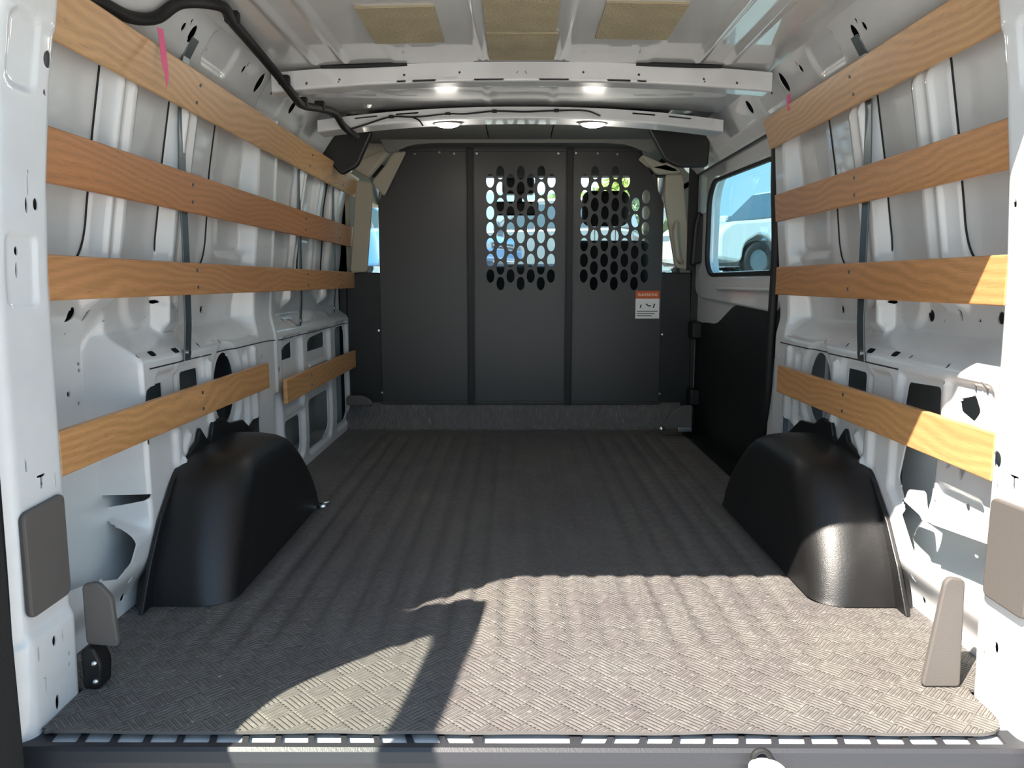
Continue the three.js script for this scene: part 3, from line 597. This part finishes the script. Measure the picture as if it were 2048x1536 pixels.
// ------------------------------------------------------------------ steel straps that carry the slats
function strap(label, s, D, pts, wd = 0.038) {
  const o = thing('steel_strap', label, 'strap', [s * pts[0][0], pts[0][1], D]);
  const out = pts.map(([x, y]) => [s * x - s * pts[0][0], y - pts[0][1]]), back = out.map(([x, y]) => [x + s * 0.004, y]).reverse();
  const g = extr([...out, ...back], wd, 0.0008);
  mesh('flat_bar', g, M.strap, o);
  const b = new THREE.CylinderGeometry(0.009, 0.009, 0.006, 6); b.rotateZ(Math.PI / 2); b.translate(-s * 0.004, 0.022, 0);
  mesh('bolt', b, M.chrome, o);
  return o;
}
const prof = [[0.898, 0.565], [0.89, 0.66], [0.885, 0.84], [0.883, 1.03], [0.878, 1.16], [0.87, 1.28], [0.855, 1.34], [0.829, 1.384]];
strap('wide grey steel strap behind the left slats, nearest the rear opening', -1, 2.0, prof);
strap('thin steel strap behind the left slats, second from the rear opening', -1, 3.07, prof.slice(0, 6).map(([x, y]) => [x, y + 0.03]), 0.03);
strap('thin steel strap behind the left slats, nearest the black partition', -1, 3.65, prof.slice(0, 6).map(([x, y]) => [x, y + 0.06]), 0.03);
strap('wide grey steel strap behind the right slats beside the wall holes', 1, 1.985, prof);

// ------------------------------------------------------------------ wiring harness, lamp cable, tags
{
  const o = thing('wiring_harness', 'thick black taped wiring harness sagging along the left roof edge', 'cable', [-0.75, 1.4, 2.6]);
  const P0 = [[-0.87, 1.29, 1.36], [-0.85, 1.326, 1.568], [-0.843, 1.337, 1.701], [-0.823, 1.362, 1.775], [-0.783, 1.405, 1.81], [-0.715, 1.418, 1.865], [-0.728, 1.42, 1.98], [-0.75, 1.416, 2.29], [-0.738, 1.385, 2.435], [-0.725, 1.359, 2.5], [-0.729, 1.358, 2.6], [-0.708, 1.38, 2.75], [-0.687, 1.392, 2.88], [-0.677, 1.364, 3.0], [-0.633, 1.33, 3.03]];
  mesh('loom', tube(P0, 0.0135, 160, 10).translate(0.75, -1.4, 2.6), M.rubber, o);
  for (const k of [6, 8, 10, 11]) { const [x, y, D] = P0[k]; mesh('clip', place(rbox(0.036, 0.03, 0.022, 0.006), x + 0.75, y - 1.39, D - 2.6), M.rubber, o); }
}
{
  const o = thing('lamp_cable', 'thin black cable clipped along the front roof bow between the lamps', 'cable', [0, 1.42, 3.02]);
  const pts = [[-0.66, 1.36, 3.015], [-0.6, 1.378, 3.015], [-0.5, 1.408, 3.02], [-0.42, 1.406, 3.015], [-0.36, 1.41, 3.018], [-0.28, 1.418, 3.018], [-0.22, 1.417, 3.016], [-0.1, 1.428, 3.018], [0.02, 1.426, 3.02], [0.14, 1.43, 3.018], [0.26, 1.428, 3.018], [0.31, 1.41, 3.02]];
  mesh('wire', tube(pts, 0.0035, 100, 6).translate(0, -1.42, 3.02), M.rubber, o);
  mesh('branch', tube([[-0.42, 1.406, 3.012], [-0.39, 1.39, 3.0], [-0.375, 1.37, 3.0]], 0.0035, 16, 6).translate(0, -1.42, 3.02), M.rubber, o);
  for (const k of [2, 5, 7, 9]) { const [x, y, D] = pts[k]; mesh('clip', place(rbox(0.02, 0.012, 0.012, 0.003), x, y - 1.42, D - 3.02), M.rubber, o); }
}
{
  const pink = P({ color: 0xc45a80, roughness: 0.6, bumpMap: fineGrain, bumpScale: 0.0005, side: THREE.DoubleSide });
  const g = extr([[0, 0], [0.012, -0.002], [0.016, -0.05], [0.018, -0.1], [0.012, -0.13], [0.01, -0.1], [0.004, -0.07], [0.002, -0.03]], 0.0016, 0.0004);
  const o = tag(mesh('pink_ribbon', g, pink), 'pink ribbon tag hanging from the wiring harness near the left roof edge', 'ribbon');
  o.position.set(-0.808, 1.33, -1.74); o.rotation.y = 0.7;
  const o2 = tag(mesh('pink_ribbon', extr([[0, 0], [0.01, 0.004], [0.016, -0.03], [0.008, -0.05], [0.002, -0.04]], 0.0016, 0.0004), pink), 'small pink ribbon end above the topmost right slat', 'ribbon');
  o2.position.set(0.82, 1.345, -2.42); o2.rotation.y = -0.7;
}

// ------------------------------------------------------------------ roof lamps and damping pads
{
  const glow = P({ color: 0xffffff, roughness: 0.4, emissive: 0xfffaf0, emissiveIntensity: 7 });
  let first;
  for (const [x, lab] of [[-0.287, 'lit oval roof lamp left of the middle on the front bow'], [0.287, 'lit oval roof lamp right of the middle on the front bow']]) {
    const o = thing('roof_lamp', lab, 'lamp', [x, 1.398, 3.075]);
    const h = new THREE.CylinderGeometry(0.055, 0.058, 0.014, 40); h.scale(1, 1, 0.6);
    mesh('housing', h, M.greyPlastic, o);
    const l = new THREE.SphereGeometry(0.048, 32, 12, 0, Math.PI * 2, Math.PI / 2, Math.PI / 2); l.scale(1, 0.32, 0.6); l.translate(0, -0.006, 0);
    mesh('lens', l, glow, o);
    const p = new THREE.PointLight(0xfff8ec, 0.12, 6, 2); p.position.set(0, -0.04, 0); p.castShadow = true; p.shadow.radius = 2; o.add(p);
  }
}
for (const [x0, x1, D0, D1, lab] of [[-0.42, -0.222, 1.975, 2.255, 'tan foam damping pad on the roof, left of the central channel'], [-0.1, 0.092, 1.75, 2.17, 'rearmost tan foam damping pad in the central roof channel'], [-0.1, 0.1, 2.19, 2.44, 'front tan foam damping pad in the central roof channel, touching the bow'], [0.205, 0.408, 1.95, 2.226, 'tan foam damping pad on the roof, right of the central channel']]) {
  const cx = (x0 + x1) / 2, g = sheet({ u0: x0, u1: x1, v0: D0, v1: D1, cell: 0.02, lip: 0, map: (x, D) => [x, roofY(x, D) - 0.007 - 0.003 * ss(0.14, 0.16, Math.abs(x)) * 0.5, -D] });
  const m = tag(mesh('damping_pad', g, M.foam), lab, 'pad', 'tan damping pads glued to the roof');
  const up = sheet({ u0: x0, u1: x1, v0: D0, v1: D1, cell: 0.02, lip: 0, map: (x, D) => [x, roofY(x, D) - 0.001, -D] });
  // close the edges so that the pad has thickness
  const rim = []; const q = (a, b, c, d) => rim.push(...a, ...b, ...c, ...a, ...c, ...d);
  const B = (x, D) => [x, roofY(x, D) - 0.007 - 0.003 * ss(0.14, 0.16, Math.abs(x)) * 0.5, -D], T = (x, D) => [x, roofY(x, D) - 0.001, -D];
  for (const [[a, b], [c, d]] of [[[x0, D0], [x1, D0]], [[x1, D0], [x1, D1]], [[x1, D1], [x0, D1]], [[x0, D1], [x0, D0]]]) q(B(a, b), B(c, d), T(c, d), T(a, b));
  const r = new THREE.BufferGeometry(); r.setAttribute('position', new THREE.Float32BufferAttribute(rim, 3)); r.setAttribute('uv', new THREE.Float32BufferAttribute(new Array(rim.length / 3 * 2).fill(0).map((_, i) => i % 7 * 0.01), 2)); r.computeVertexNormals();
  m.geometry = mergeGeometries([g.toNonIndexed(), r, up.toNonIndexed()]);
  rebase(m, cx, 1.45, (D0 + D1) / 2);
}

// ------------------------------------------------------------------ bulkhead partition with oval holes
{
  const D = 3.95, o = thing('partition', 'black steel bulkhead of three panels with two patches of oval holes', 'partition', [0, 0.13, D]);
  const put = (g, y = 0) => g.translate(0, -0.13, 0);
  const ovals = (x0) => {
    const hs = [];
    for (let c = 0; c < 7; c++) {
      const odd = c & 1, n = odd ? 8 : 7, y0 = odd ? 0.764 : 0.803;
      for (let r = 0; r < n; r++) {
        if (!odd && (c === 0 || c === 6) && r > 6) continue;
        if ((c === 1 || c === 5) && r > 7) continue;
        hs.push(new THREE.EllipseCurve(x0 + c * 0.0525, y0 + r * 0.0806, 0.0205, 0.0345).getPoints(20).slice(0, 20).map((p) => [p.x, p.y]).reverse());
      }
    }
    return hs;
  };
  const panel = (name, pts, hs) => mesh(name, put(extr(pts, 0.004, 0.001, hs)), M.partition, o);
  panel('panel', [[-0.725, 0.135], [-0.268, 0.135], [-0.268, 1.445], [-0.607, 1.445], [-0.725, 1.17]], []);
  panel('perforated_panel', [[-0.232, 0.135], [0.242, 0.135], [0.242, 1.445], [-0.232, 1.445]], ovals(-0.148));
  const right = ovals(0.338).filter((h) => !(h[0][0] > 0.6 && h[0][1] > 1.21) && !(h[0][0] > 0.55 && h[0][0] < 0.63 && h[0][1] > 1.3));
  panel('perforated_panel', [[0.278, 0.135], [0.745, 0.135], [0.745, 1.17], [0.62, 1.445], [0.278, 1.445]], right);
  for (const x of [-0.25, 0.26]) mesh('joint_channel', place(rbox(0.03, 1.31, 0.02, 0.004), x, 0.66, -0.022), M.blackPlastic, o).userData.label = 'recessed dark joint between two panels';
  for (const [x, w] of [[-0.266, 0.006], [-0.234, 0.006], [0.244, 0.006], [0.276, 0.006]]) mesh('panel_fold', place(rbox(w, 1.31, 0.03, 0.002), x, 0.66, -0.01), M.partition, o);
  for (const s of [-1, 1]) {
    mesh('side_wing', put(extr([[s * 0.72, 0.1], [s * 0.72, 0.82], [s * 0.79, 0.822], [s * 0.90, 0.82], [s * 0.915, 0.02], [s * 0.73, 0.02]].map(([a, b]) => [a, b]), 0.02, 0.004).translate(0, 0, -0.02)), M.blackPlastic, o);
  }
  const rim = (n, x0, x1, y0, y1) => mesh(n, put(slab(x0, x1, y0, y1, -0.012, 0.02, 0.003)), M.partition, o);
  rim('top_rail', -0.61, 0.62, 1.43, 1.462);
  rim('bottom_rail', -0.73, 0.75, 0.128, 0.145);
  const bolt = (x, y) => { const b = new THREE.CylinderGeometry(0.006, 0.0065, 0.006, 10); b.rotateX(Math.PI / 2); mesh('bolt', put(b.translate(x, y, 0.008)), M.chrome, o); };
  for (const [x, y] of [[-0.53, 1.418], [-0.405, 1.426], [-0.33, 1.42], [-0.215, 1.42], [0.2, 1.42], [0.29, 1.422], [0.4, 1.42], [0.5, 1.416], [-0.735, 0.52], [0.752, 0.5], [-0.725, 0.19], [0.748, 0.185]]) bolt(x, y);
  // warning sticker
  const cw = 256, cvs = document.createElement('canvas'); cvs.width = cw; cvs.height = 320; const c = cvs.getContext('2d');
  c.fillStyle = '#e9e6e0'; c.fillRect(0, 0, cw, 320); c.fillStyle = '#c8541c'; c.fillRect(0, 0, cw, 92);
  c.fillStyle = '#f0c9a8'; c.font = 'bold 44px sans-serif'; c.textAlign = 'center'; c.fillText('WARNING', cw / 2, 62);
  c.fillStyle = '#3a3a3c'; for (let k = 0; k < 3; k++) c.fillRect(18, 232 + k * 26, 220 - k * 30, 9);
  c.strokeStyle = '#1c1c1e'; c.lineWidth = 13; c.beginPath(); c.moveTo(50, 196); c.lineTo(62, 160); c.moveTo(110, 150); c.lineTo(142, 176); c.lineTo(168, 170); c.moveTo(190, 196); c.lineTo(206, 150); c.stroke();
  const t = new THREE.CanvasTexture(cvs); t.colorSpace = THREE.SRGBColorSpace;
  const st = P({ map: t, roughness: 0.45, bumpMap: fineGrain, bumpScale: 0.00005 });
  const sg = rbox(0.125, 0.145, 0.0016, 0.0007, 1); { const p = sg.attributes.position, uv = sg.attributes.uv; for (let i = 0; i < p.count; i++) uv.setXY(i, p.getX(i) / 0.125 + 0.5, p.getY(i) / 0.145 + 0.5); }
  const wl = mesh('warning_label', put(sg.translate(0.673, 0.655, 0.003)), st, o); wl.userData.label = 'sticker with an orange warning header over white';
}
// trims round the bulkhead
function trimPiece(name, label, cat, pts, D, th, mat, bevel = 0.008) {
  const cx = pts.reduce((a, p) => a + p[0], 0) / pts.length, cy = Math.min(...pts.map((p) => p[1]));
  const o = tag(mesh(name, extr(roundPoly(pts.map(([x, y]) => [x - cx, y - cy]), 0.02), th, bevel), mat), label, cat);
  o.position.set(cx, cy, -D); return o;
}
trimPiece('door_post_trim', 'upright beige plastic trim at the left end of the partition, beside slats', 'trim', [[-0.83, 1.285], [-0.745, 1.275], [-0.748, 1.2], [-0.785, 0.822], [-0.872, 0.822]], 3.925, 0.03, M.beige);
trimPiece('roof_corner_trim', 'beige moulded trim at the upper left corner of the partition', 'trim', [[-0.86, 1.35], [-0.753, 1.285], [-0.625, 1.43], [-0.66, 1.46], [-0.75, 1.47]], 3.86, 0.05, M.beige, 0.015);
trimPiece('slanted_trim', 'slanting beige strip running up the left edge of the partition', 'trim', [[-0.746, 1.275], [-0.684, 1.2], [-0.565, 1.427], [-0.636, 1.417], [-0.673, 1.358]], 3.9, 0.025, M.beige);
trimPiece('roof_corner_trim', 'beige moulded trim at the upper right corner of the partition', 'trim', [[0.6, 1.40], [0.69, 1.306], [0.82, 1.311], [0.76, 1.37], [0.66, 1.35]], 3.88, 0.04, M.beige, 0.012);
{
  const o = thing('door_post_trim', 'upright beige trim with grab handle between the partition and sliding door', 'trim', [0.8, 0.83, 3.9]);
  mesh('post', extr(roundPoly([[0.738, 1.311], [0.826, 1.311], [0.885, 0.83], [0.80, 0.845], [0.735, 1.19]].map(([x, y]) => [x - 0.8, y - 0.83]), 0.02), 0.035, 0.01), M.beige, o);
  mesh('grab_handle', tube([[0.0, 0.24, -0.02], [-0.012, 0.2, -0.045], [-0.004, 0.12, -0.05], [0.008, 0.06, -0.045], [0.03, 0.04, -0.02]], 0.013, 30, 10), M.beige, o);
}
{
  const o = thing('seat_belt', 'black seat belt with its guide hanging beside the sliding door', 'seat belt', [0.9, 0.83, 3.88]);
  mesh('webbing', slab(-0.045, 0.0, 0.0, 0.55, 0, 0.004, 0.001), M.rubber, o);
  mesh('guide', place(extr(roundPoly([[-0.03, 0], [0.035, 0.02], [0.05, 0.1], [0.045, 0.24], [0.0, 0.28], [-0.02, 0.2]], 0.025), 0.04, 0.012), 0, 0.02, -0.02), M.blackPlastic, o);
}
trimPiece('corner_speaker_cover', 'black plastic corner cover above the left slats at the front', 'cover', [[-0.87, 1.335], [-0.79, 1.24], [-0.715, 1.28], [-0.644, 1.428], [-0.743, 1.44], [-0.8, 1.42]], 3.42, 0.04, M.blackPlastic);
trimPiece('corner_speaker_cover', 'black plastic corner cover above the sliding door at the front', 'cover', [[0.56, 1.44], [0.639, 1.304], [0.70, 1.275], [0.83, 1.275], [0.835, 1.40], [0.79, 1.43]], 3.42, 0.04, M.blackPlastic);

// ------------------------------------------------------------------ small fittings
for (const s of [-1, 1]) {
  const o = thing('pillar_cover', s < 0 ? 'grey rounded rubber cover on the left rear pillar, in shade' : 'grey rounded rubber cover on the right rear pillar, in sunlight', 'cover', [s * 0.849, 0.205, 1.262]);
  const g = extr(roundPoly([[-0.058, 0.0], [0.058, 0.0], [0.06, 0.19], [-0.056, 0.185]], 0.016), 0.012, 0.004); g.rotateY(-s * Math.PI / 2);
  mesh('pad', g.translate(-s * 0.004, 0, 0), M.greyPlastic, o);
}
function ring(label, x, y, D, r, ry) {
  const o = thing('tie_down_ring', label, 'ring', [x, y, D]);
  const b = new THREE.CylinderGeometry(0.016, 0.018, 0.008, 20); mesh('base', b.translate(0, 0.003, 0), M.chrome, o);
  const t = new THREE.TorusGeometry(r, 0.0038, 10, 30); t.rotateX(Math.PI / 2 - 0.25); t.rotateY(ry); mesh('loop', t.translate(0.01, 0.012, 0), M.chrome, o);
}
ring('small steel tie-down ring on the floor by the left wheel arch cover', -0.69, 0.0, 2.53, 0.017, 0.4);
{
  const o = thing('door_latch_bracket', 'black steel latch bracket at the foot of the left rear pillar', 'bracket', [-0.838, 0.0, 1.36]);
  mesh('plate', place(extr(roundPoly([[-0.012, 0], [0.022, 0], [0.026, 0.05], [0.012, 0.085], [-0.012, 0.08]], 0.01), 0.04, 0.004), 0.004, 0.001, 0), M.blackPlastic, o);
  for (const y of [0.018, 0.055]) { const c = new THREE.SphereGeometry(0.006, 12, 8); mesh('bolt', c.translate(0.018, y, 0.021), M.chrome, o); }
}
{
  const o = thing('door_striker', 'round white door striker on the rear step edge, right of centre', 'striker', [0.392, -0.06, 1.128]);
  const b = new THREE.CylinderGeometry(0.03, 0.034, 0.05, 28); mesh('cap', b.translate(0, 0.022, 0), M.paint, o);
  const r = new THREE.TorusGeometry(0.014, 0.005, 8, 24, Math.PI); mesh('loop', r.translate(0, 0.046, -0.03), M.rubber, o);
}
{
  const o = thing('seat_anchor', 'chromed anchor bolts and black bracket in the front right floor corner', 'bracket', [0.8, 0.02, 3.72]);
  mesh('gusset', extr(roundPoly([[-0.09, 0.02], [0.07, 0.02], [0.07, 0.14], [0.02, 0.14], [-0.03, 0.11]], 0.012), 0.02, 0.004), M.greyPlastic, o);
  const c = new THREE.SphereGeometry(0.018, 16, 12); mesh('bolt_head', c.translate(-0.085, 0.022, 0.02), M.chrome, o);
  mesh('bar', place(rbox(0.075, 0.026, 0.03, 0.006), 0.03, 0.02, -0.02), M.chrome, o);
}
trimPiece('corner_bracket', 'small grey rounded bracket in the front left floor corner', 'bracket', [[-0.9, 0.13], [-0.76, 0.13], [-0.775, 0.165], [-0.82, 0.185], [-0.9, 0.185]], 3.88, 0.03, M.greyPlastic);

// ------------------------------------------------------------------ cab: seat, dashboard, mirror
{
  const cloth = P({ color: 0x17181a, roughness: 0.9, bumpMap: fineGrain, bumpScale: 0.001 });
  const o = thing('front_seat', 'dark cloth passenger seat with headrest seen through the right hole patch', 'seat', [0.5, -0.28, 4.45]);
  mesh('seat_back', place(rbox(0.52, 0.72, 0.13, 0.05, 4), 0, 0.93, -0.02, 0.1), cloth, o);
  mesh('headrest', place(rbox(0.27, 0.2, 0.11, 0.05, 4), 0, 1.47, -0.04), cloth, o);
  mesh('cushion', place(rbox(0.52, 0.16, 0.5, 0.05, 4), 0, 0.5, 0.28), cloth, o);
  for (const x of [-0.06, 0.06]) { const c = new THREE.CylinderGeometry(0.006, 0.006, 0.14, 10); mesh('post', place(c, x, 1.34, -0.04), M.chrome, o); }
  mesh('base', place(rbox(0.44, 0.42, 0.42, 0.02), 0, 0.21, 0.26), M.blackPlastic, o);
}
{
  const o = thing('dashboard', 'black dashboard below the windscreen, seen through the middle hole patch', 'dashboard', [0, -0.2, 5.2]);
  mesh('top_pad', slab(-0.88, 0.88, 0.8, 1.09, -0.28, 0.34, 0.05), M.blackPlastic, o);
  mesh('lower_panel', slab(-0.88, 0.88, 0.0, 0.82, 0.0, 0.34, 0.02), M.blackPlastic, o);
  mesh('cluster_hood', slab(-0.62, -0.28, 1.05, 1.15, -0.3, 0.0, 0.04), M.blackPlastic, o);
}
{
  const o = thing('rear_view_mirror', 'dark rear view mirror hanging in the windscreen, seen through middle holes', 'mirror', [0, 1.16, 4.72]);
  mesh('housing', place(rbox(0.27, 0.085, 0.035, 0.016, 3), -0.01, 0.06, 0), M.blackPlastic, o);
  mesh('stem', place(rbox(0.05, 0.18, 0.03, 0.01), 0, 0.17, 0.04), M.blackPlastic, o);
  mesh('camera_cover', place(rbox(0.2, 0.1, 0.12, 0.02), 0, 0.2, 0.06), M.blackPlastic, o);
}

// ------------------------------------------------------------------ outside: ground, raised lot, vehicles, trees
{
  const asphalt = tex(512, 512, (u, v) => { const k = 0.66 + 0.05 * pn(u * 6, v * 6, 6, 6, 1) + 0.09 * pn(u * 120, v * 120, 120, 120, 4); return [k, k * 0.99, k * 0.97]; }, true, 2.0);
  const m = P({ map: asphalt, roughness: 0.92, bumpMap: fineGrain, bumpScale: 0.003 });
  const gp = sheet({ u0: -60, u1: 60, v0: -60, v1: 60, cell: 1.5, lip: 0, map: (x, D) => [x, -0.72 + 1.5 * Math.max(ss(6.2, 8.6, D), ss(3.2, 6.2, x + D * 0.12) * ss(3.5, 8, D)), -D] });
  const g = mesh('ground', gp, m); g.userData.kind = 'structure';
}
const carPaint = (c) => P({ color: c, roughness: 0.3, clearcoat: 1, clearcoatRoughness: 0.05, bumpMap: paintBump, bumpScale: 0.00005 });
const darkGlass = P({ color: 0x2b4048, roughness: 0.06, metalness: 0.0, clearcoat: 1, clearcoatRoughness: 0.02, bumpMap: paintBump, bumpScale: 0.00002 });
function car(name, label, cat, x, y, D, heading, color, suv = true, L = 4.5) {
  const o = thing(name, label, cat, [x, y, D]); o.rotation.y = heading;
  const pm = carPaint(color), h = L / 2, H = suv ? 1.72 : 1.45, belt = suv ? 1.08 : 0.92, w = 1.82;
  const lower = roundPoly([[-h, 0.36], [-h, belt - 0.06], [-h + 0.35, belt], [h - 1.55, belt], [h - 0.25, belt - 0.1], [h, belt - 0.28], [h, 0.36], [h - 0.48, 0.3], [h - 0.52, 0.62], [h - 0.87, 0.8], [h - 1.22, 0.62], [h - 1.26, 0.26], [-h + 1.26, 0.26], [-h + 1.22, 0.62], [-h + 0.87, 0.8], [-h + 0.52, 0.62], [-h + 0.48, 0.3]], 0.12);
  mesh('body', extr(lower, w, 0.05), pm, o);
  const roof = suv ? [[-h + 0.08, belt - 0.03], [-h + 0.3, H - 0.06], [-h + 0.6, H], [h - 2.35, H], [h - 2.15, H - 0.04], [h - 1.4, belt - 0.03]] : [[-h + 0.5, belt - 0.03], [-h + 1.1, H - 0.04], [-h + 1.5, H], [h - 2.3, H], [h - 1.3, belt - 0.03]];
  mesh('cabin', extr(roundPoly(roof, 0.08), w - 0.2, 0.06), pm, o);
  const y0 = belt + 0.03, y1 = H - 0.12, sp = [[-h + (suv ? 0.4 : 1.05), -h + 1.45], [-h + 1.53, h - 2.5 + 0.05]];
  for (const z of [-1, 1]) {
    for (const [a, b] of [...sp, [sp[1][1] + 0.08, h - 1.62]]) { const tail = b > h - 1.8; mesh('side_window', extr(roundPoly(tail ? [[a, y0], [b, y0], [a + 0.12, y1], [a, y1]] : [[a, y0], [b, y0], [b, y1], [a + 0.05, y1]], 0.05), 0.02, 0.004).translate(0, 0, z * ((w - 0.2) / 2 + 0.002)), darkGlass, o); }
    for (const xx of [h - 0.87, -h + 0.87]) {
      const t = new THREE.TorusGeometry(0.25, 0.09, 14, 36); const wh = mesh('wheel', t.translate(xx, 0.34, z * (w / 2 - 0.1)), M.rubber, o);
      const r = new THREE.CylinderGeometry(0.2, 0.2, 0.1, 24); r.rotateX(Math.PI / 2); mesh('rim', r.translate(xx, 0.34, z * (w / 2 - 0.09)), M.strap, wh);
    }
    mesh('headlamp', place(rbox(0.12, 0.14, 0.36, 0.04), h - 0.06, belt - 0.33, z * 0.66), M.chrome, o);
    mesh('door_mirror', place(rbox(0.12, 0.16, 0.2, 0.04), h - 1.6, belt + 0.1, z * (w / 2 + 0.06)), pm, o);
  }
  const a = suv ? [h - 2.15, H - 0.04] : [h - 2.3, H], b = [h - 1.4 + (suv ? 0 : 0.1), belt - 0.03], len = Math.hypot(a[0] - b[0], a[1] - b[1]);
  const ws = rbox(len - 0.16, 0.02, w - 0.36, 0.008); ws.rotateZ(Math.atan2(b[1] - a[1], b[0] - a[0])); mesh('windscreen', ws.translate((a[0] + b[0]) / 2 + 0.012, (a[1] + b[1]) / 2 + 0.012, 0), darkGlass, o);
  mesh('grille', place(rbox(0.06, 0.16, 0.92, 0.02), h - 0.02, belt - 0.34, 0), M.seam, o);
  for (let k = 0; k < 2; k++) mesh('grille_bar', place(rbox(0.03, 0.022, 0.9, 0.008), h + 0.012, belt - 0.37 + k * 0.06, 0), M.chrome, o);
  mesh('bumper', place(rbox(0.12, 0.2, 1.6, 0.05), h - 0.02, 0.46, 0), pm, o);
  return o;
}
// heading: local +x is the car's front
car('parked_car', 'white parked sport utility car seen through the sliding door window', 'car', 5.1, 0.79, 14.4, Math.PI + 0.42, 0xbfc2c1, true, 4.6);
car('parked_car', 'black parked car behind the white one, seen through the sliding door window', 'car', 5.9, 0.79, 20.5, Math.PI + 0.9, 0x1a1c1f, true, 4.9);
car('parked_car', 'blue parked car ahead on the left, seen through the middle holes', 'car', -2.3, 0.79, 14.5, -0.4, 0x4a86bd, false);
car('parked_car', 'grey parked car straight ahead, seen through the middle holes', 'car', 0.5, 0.79, 17, Math.PI - 0.3, 0x5c686c, true);
car('parked_car', 'silver blue parked car ahead on the right, seen through the right holes', 'car', 3.4, 0.79, 23, 0.3, 0xa9c4d4, false);
function tree(label, x, y, D, hgt, wid, col) {
  const o = thing('tree', label, 'tree', [x, y, D]);
  const bark = P({ color: 0x4b3a2c, roughness: 0.95, bumpMap: fineGrain, bumpScale: 0.01 });
  mesh('trunk', tube([[0, 0, 0], [0.08, hgt * 0.25, 0.04], [-0.04, hgt * 0.55, 0]], 0.12, 12, 8), bark, o);
  const pos = [], q = new THREE.Vector3(), e = new THREE.Euler(), v = new THREE.Vector3();
  for (let k = 0; k < 5200; k++) {
    const a = rnd() * 6.283, b = Math.acos(2 * rnd() - 1), r = Math.cbrt(rnd()) * (0.8 + 0.25 * nz(Math.cos(a) * 2, b * 2, k % 3));
    q.set(Math.cos(a) * Math.sin(b) * wid * r, hgt * 0.62 + Math.cos(b) * hgt * 0.4 * r, Math.sin(a) * Math.sin(b) * wid * r);
    e.set(rnd() * 6.3, rnd() * 6.3, rnd() * 6.3);
    const s = 0.1 + rnd() * 0.1;
    for (const c of [[-s, 0, 0], [s, 0, 0], [0, s * 1.7, 0]]) { v.set(...c).applyEuler(e).add(q); pos.push(v.x, v.y, v.z); }
  }
  const g = new THREE.BufferGeometry(); g.setAttribute('position', new THREE.Float32BufferAttribute(pos, 3)); g.setAttribute('uv', new THREE.Float32BufferAttribute(new Float32Array(pos.length / 3 * 2).map((_, i) => (i * 0.37) % 1), 2)); g.computeVertexNormals();
  const f = mesh('foliage', g, P({ color: col, roughness: 0.8, transmission: 0.35, thickness: 0, bumpMap: fineGrain, bumpScale: 0.001, side: THREE.DoubleSide }), o);
  f.userData.kind = 'stuff';
}
tree('broad yellow green tree ahead, seen through the middle holes', 1.9, 0.78, 26, 3.0, 2.0, 0x9bb04a);
tree('green tree ahead on the left, seen in the gap beside the partition', -5.2, 0.78, 24, 4.6, 2.6, 0x6f9a4e);
tree('green tree far ahead between the parked cars', 5.0, 0.78, 30, 4.4, 3.0, 0x86a552);
{
  const o = thing('low_building', 'low tan building with a brown roof behind the white parked car', 'building', [17.5, 0.78, 44]);
  const wallM = P({ color: 0xc9b48d, roughness: 0.9, bumpMap: fineGrain, bumpScale: 0.01 }), roofM = P({ color: 0x9b7a50, roughness: 0.9, bumpMap: fineGrain, bumpScale: 0.02 });
  mesh('wall', slab(-4, 4, 0, 2.5, -3, 3, 0.05), wallM, o);
  const r = extr(roundPoly([[-4.5, 2.45], [4.5, 2.45], [2.6, 3.7], [-2.6, 3.7]], 0.1), 6.6, 0.05); mesh('roof', r, roofM, o);
  for (const x of [-2.6, -0.9, 0.9, 2.6]) mesh('window', slab(x - 0.45, x + 0.45, 0.9, 2.0, -3.03, -2.97, 0.01), darkGlass, o);
}

renderer.render(scene, camera);
